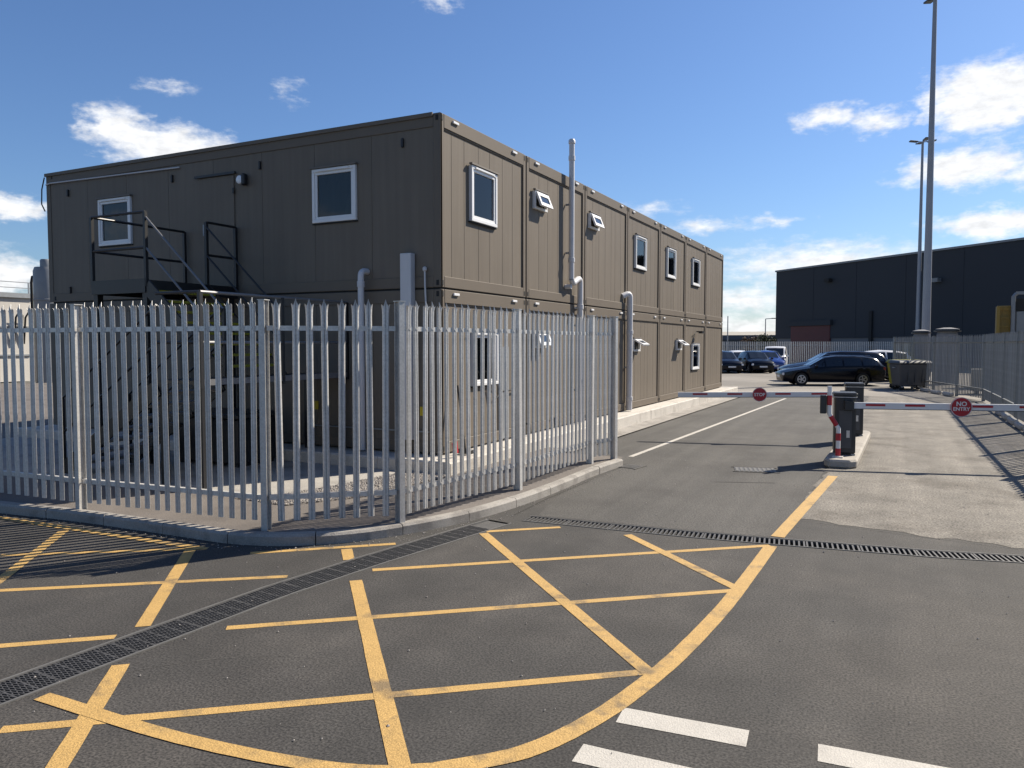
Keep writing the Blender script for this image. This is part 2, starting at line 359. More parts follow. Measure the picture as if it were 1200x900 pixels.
# drain channels: sunken trough, galvanised edge rails, single grate pieces
def drain(path, w, label, mesh):
    t = thing('drain_channel', (path[0].x, path[0].y, 0), label, 'drain')
    ns = normals(path); mb = MB(); bed = MB()
    for i in range(len(path) - 1):
        for wa, wb, za, zb in ((w, w, .0, -.16), (-w, -w, -.16, 0)):
            a, b = path[i] + ns[i] * wa, path[i + 1] + ns[i + 1] * wa
            mb.add([(a.x, a.y, 0), (b.x, b.y, 0), (b.x, b.y, -.16), (a.x, a.y, -.16)], [(0, 1, 2, 3)])
        q = [path[i] + ns[i] * w, path[i + 1] + ns[i + 1] * w, path[i + 1] - ns[i + 1] * w, path[i] - ns[i] * w]
        bed.add([(p.x, p.y, -.16) for p in q], [(0, 1, 2, 3)])
    mb.build('trough', 'silt', t); bed.build('trough_bed', 'silt', t)
    for sgn in (1, -1):
        e = MB()
        for i in range(len(path) - 1):
            q = [path[i] + ns[i] * sgn * (w + .006), path[i + 1] + ns[i + 1] * sgn * (w + .006), path[i + 1] + ns[i + 1] * sgn * (w - .010), path[i] + ns[i] * sgn * (w - .010)]
            e.prism([(p.x, p.y) for p in q], -.06, .007)
        e.build('edge_rail', 'drain_edge', t)
    # one grate, 0.5 m, cross bars and three runners
    g = MB(); wi = w - .016
    if mesh:      # close diamond lattice
        sl = wi * .62 / (2 * wi)
        for k in range(-8, 20):
            for sg in (1, -1):
                x0 = -.245 + k * .026; y0, y1 = -wi, wi
                ya = max(y0, y0 + (-.245 - x0) / sl); yb = min(y1, y0 + (.245 - x0) / sl)
                if yb - ya < .02: continue
                g.bar((x0 + (ya - y0) * sl, ya * sg, -.010 - .001 * sg), (x0 + (yb - y0) * sl, yb * sg, -.010 - .001 * sg), .0055, .02)
        for x in (-.246, -.123, 0, .123, .246): g.box(x - .005, x + .005, -wi, wi, -.026, .0)
    else:
        for k in range(11):
            x = -.236 + .472 * k / 10; g.box(x - .0085, x + .0085, -wi, wi, -.026, .001)
    for y in (-wi, wi): g.box(-.248, .248, y - .006, y + .006, -.03, .003)
    gm = g.mesh('grate'); gm.materials.append(M['iron_grate'])
    ep = MB(); q0, q1 = path[-1] - (path[-1] - path[-2]).normalized() * .5, path[-1]; d_ = (q1 - q0).normalized(); n_ = Vector((-d_.y, d_.x))
    ep.prism([(p.x, p.y) for p in (q0 + n_ * w, q0 - n_ * w, q1 - n_ * w, q1 + n_ * w)], -.05, -.012); ep.build('end_plate', 'iron_grate', t)
    cs = grow([(p.x, p.y) for p in path], .25)
    for i in range(1, len(cs) - 1, 2):
        d = cs[i + 1] - cs[i - 1]
        link('grate', gm, t, None, (cs[i].x - path[0].x, cs[i].y - path[0].y, 0), math.atan2(d.y, d.x))
    return t
drain(drain_a, WA, 'iron grated drain channel running through the yellow box towards the fence kerb', True)
drain(drain_b, WB, 'iron grated drain channel across the lanes in front of the barriers', False)

# painted markings
def line(name, pts, w, m, label, z=.005, cat='road marking', group=None, curve=False):
    path = smooth_path(pts, 8) if curve else [Vector(p) for p in pts]
    ns = normals(path); mb = MB(); rr = random.Random(len(pts) * 31 + int(pts[0][0] * 100))
    # resample so the painted edges are a little uneven
    fine = []
    for a, b in zip(path, path[1:]):
        k = max(1, int((b - a).length / .12))
        fine += [a + (b - a) * j / k for j in range(k)]
    fine.append(path[-1]); ns = normals(fine)
    vs = []; fs = []
    for i, (p, n) in enumerate(zip(fine, ns)):
        h1, h2 = w / 2 + rr.uniform(-.0015, .0015), w / 2 + rr.uniform(-.0015, .0015)
        a, b = p + n * h1, p - n * h2
        vs += [(a.x, a.y, z), (b.x, b.y, z)]
        if i: fs.append((2 * i - 2, 2 * i - 1, 2 * i + 1, 2 * i))
    mb.add(vs, fs)
    o = mb.build(name, m); o['kind'] = 'structure'
    return o
yl = [
    ([(-6.48 - 1.5, 3.62 - 1.1), (-6.48, 3.62), (-4.66, 4.96)], .075),
    ([(-6.5, 2.0), (-5.28, 2.94), (-4.74, 3.39)], .075),
    ([(-4.19, 3.85), (-1.13, 6.32)], .078),
    ([(-4.12, 2.28), (-1.28, 4.515)], .078),
    ([(-4.12, 5.44), (-1.10, 7.885)], .078),
    ([(-7.56, 4.24), (-6.0, 5.3)], .075),
    ([(-5.5, 5.36), (-4.46, 6.27)], .078),
    ([(-3.89, 7.12), (-3.26, 7.65)], .078),
    ([(-7.95, 5.12), (-6.76, 3.78), (-5.3, 2.1)], .10),
    ([(-6.13, 5.21), (-4.74, 3.6)], .105), ([(-4.29, 3.1), (-3.51, 2.19), (-2.9, 1.5)], .105),
    ([(-4.77, 5.89), (-4.51, 5.6)], .105), ([(-4.06, 5.13), (-2.06, 2.92)], .105),
    ([(-3.88, 7.04), (-1.275, 4.425)], .10),
    ([(-2.5, 7.66), (-1.14, 6.36)], .095),
]
for i, (p, w) in enumerate(yl): line('box_junction_line', p, w, 'yellow_paint', '', z=.0016 + .00015 * i)
line('box_junction_edge', [(-.85, 12.5), (-1.02, 9.4), (-1.08, 8.27)], .135, 'yellow_paint', '', z=.0047)
line('box_junction_edge', [(-1.09, 7.86), (-1.11, 6.9), (-1.14, 5.9), (-1.21, 4.93), (-1.3, 4.26), (-1.42, 3.73), (-1.6, 3.3), (-1.9, 2.98)], .12, 'yellow_paint', '', z=.0044, curve=True)
line('box_junction_edge', [(-1.86, 3.01), (-2.31, 2.78), (-3.2, 2.64), (-4.3, 2.61)], .095, 'yellow_paint', '', z=.0046, curve=True)
line('box_junction_edge', [(-12, 4.95), (-9.15, 5.17), (-7.98, 5.21), (-6.05, 5.27)], .10, 'yellow_paint', '', z=.0048)
line('road_seam', [(-4.2, 3.0), (-3.9, 3.38), (-3.55, 3.62), (-3.3, 3.72)], .008, 'asphalt_lane', '', z=.0012, curve=True)
line('road_seam', [(-1.0, 9.19), (.4, 8.93), (1.2, 8.82), (3.0, 8.92)], .025, 'asphalt_lane', '', z=.0015)
line('road_seam', [(-3.98, 7.98), (-4.02, 9.0), (-3.99, 10.4)], .02, 'silt', '', z=.0035)
for (x0, x1, y0, y1) in ((-1.30, -.64, 3.88, 3.93), (-.31, .36, 3.95, 4.0), (.68, 1.34, 4.02, 4.07), (-1.36, -.72, 3.42, 3.45), (-.4, .27, 3.48, 3.52), (.6, 1.25, 3.55, 3.6)):
    line('give_way_dash', [(x0, y0), (x1, y1)], .175, 'white_paint', '', z=.0025)
line('lane_edge_line', [(-4.21, 13.05), (-3.95, 21), (-3.68, 29.6)], .095, 'white_paint', '', z=.0045)
line('worn_white_line', [(-2.35, 11.2), (-1.55, 11.5)], .05, 'asphalt', '', z=.0045)

# covers in the road
def cover(name, c, rz, w, l, slots, label):
    t = thing(name, (c[0], c[1], .004), label, 'drain cover', rz=rz)
    MB().box(-w / 2, w / 2, -l / 2, l / 2, 0, .004).build('cover_plate', 'iron_grate', t, local=True)
    for s in (1, -1): MB().box(-w / 2 - .04, w / 2 + .04, s * (l / 2 + .02) - .02, s * (l / 2 + .02) + .02, 0, .006).build('cover_rim', 'asphalt_lane', t, local=True)
    for k in range(slots):
        x = -w / 2 + w * (k + .5) / slots
        MB().box(x - w / slots * .28, x + w / slots * .28, -l / 2 + .03, l / 2 - .03, .0045, .009).build('cover_bar', 'drain_edge', t, local=True)
cover('manhole_cover', (-2.0, 12.55), R(14), .62, .42, 9, 'ribbed grey manhole cover in the lane before the STOP barrier')
cover('gully_grate', (-3.86, 11.97), R(80), .34, .3, 6, 'small gully grate in the road at the end of the fence kerb')

# ---------------------------------------------------------------- pavement with kerb stones
kp = smooth_path([(-16, 4.7), (-12.5, 5.02), (-9.5, 5.32), (-8.2, 5.45), (-6.8, 5.5), (-5.75, 5.56), (-5.05, 5.95), (-4.6, 6.6), (-4.28, 7.5), (-4.12, 8.6), (-4.08, 9.8), (-4.08, 11.0), (-4.0, 12.1)], 8)
kb, _ = ribbon_poly(kp, .125, 0)
pave = sheet('pavement', [(p.x, p.y) for p in kb] + [(-4.1, 12.35), (-5.5, 12.35), (-5.5, 12.9), (-40, 12.9), (-40, 4.7)], .098, 'yard_concrete')
kerb = MB()
kroot = bpy.data.objects.new('kerb', None); col.objects.link(kroot); kroot['kind'] = 'structure'
kr = random.Random(3)
def kerb_run(path, width, z1, joint, parent, m='kerb_stone', z0=-.05, side=1, nm='kerb_stone'):
    # cumulative length, cut into stones
    fine = []
    for a, b in zip(path, path[1:]):
        k = max(1, int((b - a).length / .1)); fine += [a + (b - a) * j / k for j in range(k)]
    fine.append(path[-1]); ns = normals(fine)
    cum = [0]
    for a, b in zip(fine, fine[1:]): cum.append(cum[-1] + (b - a).length)
    def at(s):
        for i in range(len(cum) - 1):
            if cum[i + 1] >= s: 
                t = (s - cum[i]) / max(1e-6, cum[i + 1] - cum[i]); return fine[i].lerp(fine[i + 1], t), ns[i].lerp(ns[i + 1], t)
        return fine[-1], ns[-1]
    s = 0
    while s < cum[-1] - .1:
        e = min(cum[-1], s + joint); k = 5; mb = MB(); vs = []; fs = []
        dz = kr.uniform(-.004, .004); dx = kr.uniform(-.003, .003)
        for j in range(k + 1):
            p, n = at(s + .005 + (e - s - .01) * j / k)
            n = n * side
            for (o, z) in ((dx, z0), (dx, z1 - .025 + dz), (dx + .022, z1 + dz), (width - .004, z1 + dz), (width - .004, z0)):
                q = p + n * o; vs.append((q.x, q.y, z))
            if j:
                for i in range(5): fs.append(((j - 1) * 5 + i, (j - 1) * 5 + (i + 1) % 5, j * 5 + (i + 1) % 5, j * 5 + i))
        fs += [(0, 1, 2, 3, 4), tuple(k * 5 + i for i in (4, 3, 2, 1, 0))]
        mb.add(vs, fs).build(nm, m, parent)
        s = e
kerb_run(kp, .125, .112, .915, kroot)

# ---------------------------------------------------------------- palisade fences
def pale_mesh(zb, zt, wide=.0345):
    xs = [-wide, -wide * .62, -wide * .22, 0, wide * .22, wide * .62, wide]
    ys = [.017, 0, 0, .010, 0, 0, .017]
    def row(z, splay, tops=None):
        out = []
        for i, (x, y) in enumerate(zip(xs, ys)):
            zz = z if tops is None else z + tops[i]
            out.append((x * (1 + splay), y - splay * .03 * (abs(i - 3) / 3), zz))
        return out
    rows = [row(zb, 0), row(zt - .17, 0), row(zt - .10, .10), row(zt - .05, .30, [-.01, -.022, -.004, .004, -.004, -.022, -.01])]
    tip = {0: (0, .052, 0), 1: (.30, .022, 0), 2: (.66, .004, 0), 3: (1.26, .014, -.014)}
    rows.append([((-1 if i < 3 else 1) * wide * tip[abs(i - 3)][0], y + tip[abs(i - 3)][2], z + tip[abs(i - 3)][1]) for i, (x, y, z) in enumerate(rows[-1])])
    n = 7; vs = []; fs = []
    for t in (0, .0035):
        for r_ in rows: vs += [(x, y + t, z) for x, y, z in r_]
    K = len(rows) * n
    for i in range(len(rows) - 1):
        for j in range(n - 1):
            a = i * n + j; fs.append((a, a + 1, a + n + 1, a + n)); fs.append((K + a, K + a + n, K + a + n + 1, K + a + 1))
        for j in (0, n - 1):
            a = i * n + j; fs.append((a, a + n, K + a + n, K + a))
    for j in range(n - 1):
        a = j; fs.append((a, a + 1, K + a + 1, K + a)); a = (len(rows) - 1) * n + j; fs.append((a, a + 1, K + a + 1, K + a))
    mb = MB().add(vs, fs)
    return mb
def post_mb(z0, z1):
    mb = MB(); h = .05; w = .032
    mb.box(-w, w, -h, -h + .006, z0, z1); mb.box(-w, w, h - .006, h, z0, z1); mb.box(-.003, .003, -h + .006, h - .006, z0, z1)
    return mb
BOLT = []
def palisade(label, pts, base, up_z, lo_z, top, spacing, thing_loc, steel='galvanised', pale_bottom=.09, counts=None, post_turn=None, pal=True):
    t = thing('palisade_fence', thing_loc, label, 'fence')
    pm = pale_mesh(base + pale_bottom, base + top)
    for z in (up_z, lo_z): pm.box(-.009, .009, -.006, .002, z - .009, z + .009)
    pmm = pm.mesh('pale'); pmm.materials.append(M[steel])
    pom = post_mb(base - .05, base + top - .02).box(-.04, .04, -.056, .056, base + top - .02, base + top - .012).mesh('post'); pom.materials.append(M[steel])
    rr = random.Random(len(pts) * 7 + int(spacing * 1000))
    O = Vector(thing_loc)
    P = [Vector(p) for p in pts]
    for i, p in enumerate(P):
        d = (P[min(i + 1, len(P) - 1)] - P[max(i - 1, 0)]).normalized()
        o = link('post', pom, t, None, (p.x - O.x, p.y - O.y, -O.z), math.atan2(d.y, d.x))
        o.rotation_euler.x = R(rr.uniform(-.5, .5)); 
    for i, (a, b) in enumerate(zip(P, P[1:])):
        d = (b - a); ln = d.length; d.normalize(); nrm = Vector((d.y, -d.x))   # outward: right hand side of travel
        ang = math.atan2(d.y, d.x)
        ra_, rb2 = a + d * .034, b - d * .034
        for z in (up_z, lo_z):
            mb = MB()
            c0, c1 = ra_ - nrm * 0.0, rb2 - nrm * 0.0
            mb.bar((c0.x, c0.y, z), (c1.x, c1.y, z), .006, .05)
            c0, c1 = c0 - nrm * .027, c1 - nrm * .027
            mb.bar((c0.x, c0.y, z + .022), (c1.x, c1.y, z + .022), .048, .006)
            mb.build('rail', steel, t)
        n = counts[i] if counts else max(1, int(round(ln / spacing)) - 1)
        if not pal: continue
        for k in range(n):
            q = a + d * ln * (k + 1) / (n + 1) + nrm * .022
            o = link('pale', pmm, t, None, (q.x - O.x, q.y - O.y, -O.z + rr.uniform(-.006, .006)), ang)
            o.rotation_euler.y = R(rr.uniform(-.6, .6))
    return t
palisade('galvanised palisade fence round the corner yard of the brown cabin building',
         [(-16.2, 5.05), (-13.55, 5.26), (-10.95, 5.43), (-8.35, 5.59), (-5.74, 5.82), (-4.69, 6.68), (-4.40, 8.92), (-4.36, 11.42), (-4.17, 12.03)],
         .1, 2.16, .43, 2.36, .155, (-8.35, 5.59, .1), counts=[16, 16, 16, 17, 8, 16, 16, 4])
rf = palisade('galvanised palisade fence with white kerb blocks alongside the NO ENTRY lane',
         [(3.05, 2.0), (3.0, 4.7), (2.95, 7.4), (2.92, 10.1), (2.88, 12.8), (2.84, 15.5), (2.8, 18.2), (2.77, 20.9), (2.74, 23.6), (2.72, 26.2), (2.7, 28.8), (2.66, 31.3), (2.0, 33.9), (1.3, 36.5), (.55, 38.6), (-.2, 40.4)],
         0, 2.05, .42, 2.34, .16, (2.8, 18.2, 0), steel='galvanised_lane')
# white kerb blocks lying along the fence foot
for i, (x, y, a) in enumerate(((2.62, 20.2, 90), (2.6, 21.5, 91), (2.59, 22.8, 90), (2.58, 24.1, 89), (2.58, 25.4, 91), (1.72, 34.0, 105), (1.36, 35.2, 106), (1.02, 36.6, 108))):
    t = MB().box(-.42, .42, -.09, .09, 0, .13).build('kerb_block', 'plinth', None, bevel=.03)
    t.location = (x, y, .005); t.rotation_euler.z = R(a)
    tag(t, 'short white concrete kerb block on the ground along the right lane fence', 'kerb block', 'kerb blocks beside the lane fence')

# ---------------------------------------------------------------- brown cabin building
BX0, BX1, BY0 = -15.88, -6.28, 10.07
MW, Z0, ZM, Z1 = 3.0, .30, 2.87, 5.5
NB = 7
bl = thing('cabin_building', (BX1, BY0, Z0), 'two storey brown office building of stacked cabin modules behind the fence', 'building')
core = MB(); core.box(BX0 + .05, BX1 - .122, BY0 + .05, BY0 + NB * MW - .05, Z0 + .02, Z1 - .06); core.build('wall_core', 'cabin_paint', bl)
MB().box(BX0 + .02, BX1 - .02, BY0 + .02, BY0 + NB * MW - .02, Z1 - .055, Z1 - .03).build('roof', 'cabin_roof', bl)
pr = random.Random(12)
ph = {}
for s, (za, zb) in enumerate(((Z0, ZM - .03), (ZM, Z1))):
    for i in range(NB):
        ya, yb = BY0 + i * MW + .022, BY0 + (i + 1) * MW - .022
        if i == 0: ya = BY0
        # steel frame of this module's end: posts, head and sill rails
        f = MB(); X = BX1
        f.box(X - .12, X, ya, ya + .10, za, zb); f.box(X - .12, X, yb - .10, yb, za, zb)
        f.box(X - .12, X + .004, ya + .10, yb - .10, zb - .21, zb); f.box(X - .12, X + .002, ya + .10, yb - .10, za, za + .17)
        f.box(X - .05, X - .012, ya + .10, yb - .10, zb - .235, zb - .21)
        f.build('module_frame', 'cabin_frame', bl, bevel=.006)
        # corner castings: dark lifting holes
        for yy in (ya + .05, yb - .05):
            for zz in (za + .07, zb - .07): MB().box(X - .01, X + .006, yy - .018, yy + .018, zz - .035, zz + .04).build('lifting_hole', 'rubber', bl)
        # wall panels of uneven widths with open grooves
        MB().box(X - .075, X - .037, ya + .09, yb - .09, za + .16, zb - .2).build('panel_backing', 'cabin_paint', bl)
        n = 7; ws = [pr.choice((.28, .34, .42, .42, .5)) for _ in range(n)]; k = (yb - ya - .20) / sum(ws); y = ya + .10
        for w in ws:
            w *= k
            MB().box(X - .05, X - .03, y + .0018, y + w - .0018, za + .17, zb - .211).build('wall_panel', 'cabin_paint', bl, bevel=.004)
            y += w
        # white lamp housings under the head rail
        for yy in (ya + .42, yb - .5):
            lb_ = MB(); lb_.box(X + .004, X + .034, yy - .085, yy + .085, zb - .085, zb - .045); lb_.build('vent_cowl', 'pvc_white', bl, bevel=.005)
    # long front side: frame and panels
    f = MB(); Y = BY0
    f.box(BX0, BX0 + .13, Y - .0, Y + .12, za, zb)
    f.box(BX1 - .13, BX1 - .0, Y - .002, Y + .05, za, zb)
    f.box(BX0 + .13, BX1 - .13, Y - .004, Y + .12, zb - .2, zb); f.box(BX0 + .13, BX1 - .13, Y - .002, Y + .12, za, za + .17)
    f.build('module_frame', 'cabin_frame', bl, bevel=.006)
    n = 8; w = (BX1 - BX0 - .26) / n
    for k in range(n):
        x = BX0 + .13 + k * w
        MB().box(x + .002, x + w - .002, Y + .012, Y + .05, za + .17, zb - .2).build('wall_panel', 'cabin_paint', bl, bevel=.003)
    for xx in (BX0 + .2, BX1 - .06):
        for zz in (za + .07, zb - .07): MB().box(xx - .022, xx + .022, Y - .008, Y + .004, zz - .04, zz + .04).build('lifting_hole', 'rubber', bl)
# back and far side cladding: plain frames
MB().box(BX0, BX0 + .05, BY0 + .12, BY0 + NB * MW, Z0, Z1 - .002).build('side_wall', 'cabin_paint', bl)
MB().box(BX0 + .05, BX1 - .13, BY0 + NB * MW - .05, BY0 + NB * MW, Z0, Z1 - .002).build('rear_wall', 'cabin_paint', bl)
MB().box(BX0 + .1, BX1 - .03, BY0 + .03, BY0 + NB * MW, ZM - .032, ZM + .002).build('storey_gap', 'rubber', bl)
# slim roof trim
MB().box(BX0 - .01, BX1 - .13, BY0 - .03, BY0 - .004, Z1 - .05, Z1 + .012).build('roof_trim', 'cabin_frame', bl)

def window(face, a0, a1, z0, z1, blind=0, rect=False):
    """face 'x': on the lane side (plane x = BX1), a = y; face 'y': on the front (plane y = BY0), a = x"""
    def B(mb, p0, p1, d0, d1, q0, q1):
        if face == 'x': mb.box(BX1 + d0, BX1 + d1, p0, p1, q0, q1)
        else: mb.box(p0, p1, BY0 - d1, BY0 - d0, q0, q1)
        return mb
    f = MB(); t = .056
    B(f, a0, a1, -.03, .035, z0, z0 + t); B(f, a0, a1, -.03, .035, z1 - t, z1); B(f, a0, a0 + t, -.03, .035, z0 + t, z1 - t); B(f, a1 - t, a1, -.03, .035, z0 + t, z1 - t)
    w = f.build('window', 'pvc_white', bl, bevel=.006)
    s = MB(); u = .042; b0, b1, c0, c1 = a0 + t, a1 - t, z0 + t, z1 - t
    B(s, b0, b1, -.025, .02, c0, c0 + u); B(s, b0, b1, -.025, .02, c1 - u, c1); B(s, b0, b0 + u, -.025, .02, c0 + u, c1 - u); B(s, b1 - u, b1, -.025, .02, c0 + u, c1 - u)
    s.build('sash', 'pvc_white', w, bevel=.004)
    B(MB(), b0 + u, b1 - u, -.012, -.006, c0 + u, c1 - u).build('pane', 'clear_glass', w)
    B(MB(), b0 + .01, b1 - .01, -.0295, -.027, c0 + .01, c1 - .01).build('room_shade_sheet', 'room_shade', w)  # dark sheet close behind the glass stands in for the shade indoors
    if blind:
        q = MB(); zt = c1 - u; n = max(2, int(blind * (c1 - c0) / .035))
        for k in range(n): B(q, b0 + u * .6, b1 - u * .6, -.0255, -.019, zt - .035 * (k + 1) + .006, zt - .035 * k)
        q.build('blind', 'blind', w)
    if rect: B(MB(), b0 + u + .12, b0 + u + .48, -.0255, -.022, c0 + u + .02, c0 + u + .36).build('pale_rect', 'cool_white', w)  # flat off-white rectangle low behind the pane
    B(MB(), a0 + .12, a1 - .12, .036, .05, z1 - .045, z1 - .018).build('trickle_vent', 'pvc_white', w)
    B(MB(), a0 - .03, a1 + .03, .0, .06, z1 + .004, z1 + .03).build('drip_hood', 'cabin_roof', w)
    B(MB(), a0 - .015, a1 + .015, -.03, .012, z0 - .025, z0 - .002).build('sill_seal', 'rubber', w)
    return w
def hopper(y0, y1, z0, z1, ang):
    f = MB(); t = .05
    for (p0, p1, q0, q1) in ((y0, y1, z0, z0 + t), (y0, y1, z1 - t, z1), (y0, y0 + t, z0 + t, z1 - t), (y1 - t, y1, z0 + t, z1 - t)):
        f.box(BX1 - .03, BX1 + .035, p0, p1, q0, q1)
    w = f.build('window', 'pvc_white', bl, bevel=.005)
    MB().box(BX1 - .028, BX1 - .02, y0 + t, y1 - t, z0 + t, z1 - t).build('opening', 'rubber', w)
    hinge = Vector((BX1 + .042, 0, z1 - t * .6)); dn = Vector((math.sin(ang), 0, -math.cos(ang))); out = Vector((math.cos(ang), 0, math.sin(ang)))
    hgt = z1 - z0 - t * 1.2; yc = (y0 + y1) / 2; hw = (y1 - y0) / 2 - .02
    def P(v, s, d=0): q = hinge + dn * v + out * d; return Vector((q.x, yc + s, q.z))
    s = MB()
    for (v0, v1, s0, s1) in ((0, .07, -hw, hw), (hgt - .07, hgt, -hw, hw), (.07, hgt - .07, -hw, -hw + .07), (.07, hgt - .07, hw - .07, hw)):
        s.obox(P((v0 + v1) / 2, (s0 + s1) / 2), dn, (0, 1, 0), out, (v1 - v0) / 2, (s1 - s0) / 2, .02)
    s.build('sash', 'pvc_white', w)
    MB().obox(P(hgt / 2, 0), dn, (0, 1, 0), out, hgt / 2 - .065, hw - .065, .006).build('pane', 'window_glass', w)
    MB().box(BX1, BX1 + .055, y0 - .03, y1 + .03, z1 + .004, z1 + .03).build('drip_hood', 'cabin_roof', w)
window('x', 10.97, 11.86, 4.0, 4.9, .22)
hopper(13.4, 13.98, 4.58, 4.92, R(22)); hopper(16.32, 16.92, 4.6, 4.94, R(22))
window('x', 19.7, 20.66, 4.0, 4.88, .45); window('x', 22.8, 23.78, 4.0, 4.9); window('x', 25.98, 27.0, 3.98, 4.89, .3)
window('x', 11.0, 11.9, 1.3, 2.2)
hopper(13.4, 14.0, 1.92, 2.26, R(20)); hopper(19.55, 20.15, 1.8, 2.14, R(60)); hopper(24.0, 24.6, 1.8, 2.14, R(56)); window('x', 26.05, 27.05, 1.12, 2.02)
window('y', -14.22, -13.27, 3.93, 4.84, 0, True); window('y', -8.77, -7.87, 4.0, 4.88)
# part drawn blinds in some lane windows, off-white rectangle in one front window
# upper door on the front, flush, with head trim and handle
d = MB().box(-11.42, -10.56, BY0 - .012, BY0 + .011, 3.03, 4.98).build('door', 'cabin_paint', bl, bevel=.006)
MB().box(-11.5, -10.5, BY0 - .05, BY0 - .013, 4.99, 5.03).build('door_drip_trim', 'black_steel', d)
MB().box(-11.30, -11.26, BY0 - .05, BY0 - .012, 3.95, 4.15).build('handle', 'galvanised_dark', d)
for z in (3.3, 4.0, 4.7): MB().box(-10.58, -10.545, BY0 - .03, BY0 - .012, z - .05, z + .05).build('hinge', 'black_steel', d)
d = MB().box(-11.42, -10.56, BY0 - .012, BY0 + .011, .5, 2.45).build('door', 'cabin_paint', bl, bevel=.006)
MB().box(-11.30, -11.26, BY0 - .05, BY0 - .012, 1.4, 1.6).build('handle', 'galvanised_dark', d)
# bulkhead lamp by the door
b = MB().lathe((-10.34, BY0 - .05, 4.86), [(.07, .04), (.08, -.02), (.07, -.05), (.03, -.07)], 14, 'Y').build('bulkhead_lamp', 'lamp_clear', bl, smooth=True)
MB().box(-10.3, -10.22, BY0 - .11, BY0 - .004, 4.76, 4.96).build('lamp_guard', 'black_steel', b, bevel=.02)
# small black lifting hooks on the front
for (x, z) in ((-15.17, 5.06), (-12.12, 5.06), (-9.94, 5.08), (-6.97, 5.12), (-15.18, 2.98 + .12), (-12.1, 3.1)):
    MB().box(x - .02, x + .02, BY0 - .03, BY0 + .011, z - .07, z + .07).build('hook', 'black_steel', bl, bevel=.008)
MB().tube([(-15.84, BY0 - .03, 5.28), (-15.7, BY0 - .03, 5.3), (-11.9, BY0 - .03, 5.24)], .014, 8).build('conduit', 'pipe_white', bl)
MB().tube([(BX0 - .02, BY0 - .02, 5.44), (BX0 - .1, BY0 - .03, 5.2), (BX0 - .12, BY0 - .03, 4.9), (BX0 - .03, BY0 - .02, 4.75)], .013, 6).build('cable', 'rubber', bl)
# soil and vent pipes
def pipe(pts, r, name='drainpipe', coll=()):
    p = MB().tube(pts, r, 12).build(name, 'pipe_white', bl, smooth=True)
    for (x, y, z) in coll: MB().lathe((x, y, z), [(r * 1.05, -.05), (r * 1.22, -.045), (r * 1.22, .045), (r * 1.05, .05)], 12).build('pipe_collar', 'pipe_white', p, smooth=True)
    return p
def bend(a, b, c, r, n=5):
    a, b, c = Vector(a), Vector(b), Vector(c); p = b + (a - b).normalized() * r; q = b + (c - b).normalized() * r
    return [p.lerp(b, t / n).lerp(b.lerp(q, t / n), t / n) for t in range(n + 1)]
XP = BX1 + .115
pipe([(XP, 15.02, 3.35), (XP, 15.02, 6.14)], .058, coll=[(XP, 15.02, 5.85), (XP, 15.02, 3.75)])
v = MB().lathe((XP, 15.02, 6.14), [(.058, 0), (.072, .01), (.072, .07), (.05, .1)], 12).build('vent_cap', 'pipe_white', bl, smooth=True)
pipe([(BX1 - .02, 15.02, 3.2), (XP, 15.02, 3.2)], .05)
pipe([(XP, 15.02, 3.36)] + bend((XP, 15.02, 3.36), (XP, 15.09, 3.27), (XP, 15.4, 3.36), .06) + bend((XP, 15.2, 3.36), (XP, 15.52, 3.4), (XP, 15.52, 3.0), .12) + [(XP, 15.52, .3)], .062, coll=[(XP, 15.52, 2.8), (XP, 15.52, 1.2)])
pipe([(BX1 - .03, 18.72, 3.2)] + bend((BX1 - .03, 18.72, 3.2), (XP, 18.95, 3.3), (XP, 18.95, 2.8), .14) + [(XP, 18.95, .3)], .075, coll=[(XP, 18.95, 2.3), (XP, 18.95, .6)])
pipe([(-7.68, BY0 + .02, 3.16)] + bend((-7.68, BY0, 3.16), (-7.68, BY0 - .16, 3.16), (-7.68, BY0 - .16, 2.9), .1) + [(-7.68, BY0 - .16, .3)], .05, coll=[(-7.68, BY0 - .16, 2.95)])
MB().box(-6.95, -6.75, BY0 - .13, BY0 - .004, .5, 3.4).build('cable_duct', 'pipe_white', bl, bevel=.008)
w = MB().tube([(-6.53, BY0 - .04, 2.56), (-6.54, BY0 - .05, 2.9), (-6.55, BY0 - .04, 3.15)], .014, 6).build('antenna_cable', 'pipe_white', bl)
MB().lathe((-6.55, BY0 - .04, 3.15), [(.01, -.04), (.033, -.02), (.033, .02), (.01, .04)], 10).build('cable_gland', 'pipe_white', w, smooth=True)
for (y, zs) in ((15.02, (3.9, 4.9)), (15.52, (2.4, 1.0)), (18.95, (2.6, 1.4))):
    for z in zs: MB().box(BX1 - .02, BX1 + .06, y - .012, y + .012, z - .02, z + .02).build('pipe_bracket', 'galvanised_dark', bl)
# floodlight on the lane side
fl = MB().box(BX1 + .004, BX1 + .2, 26.6, 26.66, 2.4, 2.44).box(BX1 + .12, BX1 + .25, 26.48, 26.78, 2.36, 2.44).build('floodlight', 'black_steel', bl)
MB().tube([(BX1 + .015, 26.05, 2.12), (BX1 + .015, 26.15, 2.3), (BX1 + .02, 26.6, 2.42)], .01, 6).build('lamp_cable', 'rubber', fl)
# small yellow warning plates on the ground floor
for (x, z) in ((-8.76, .97), (-6.62, .95)): MB().box(x - .05, x + .05, BY0 - .016, BY0 - .005, z - .07, z + .07).build('warning_plate', 'sign_yellow', bl)
MB().box(-8.9, -6.5, BY0 - .03, BY0 - .006, .62, .64).build('service_rail', 'galvanised_dark', bl)
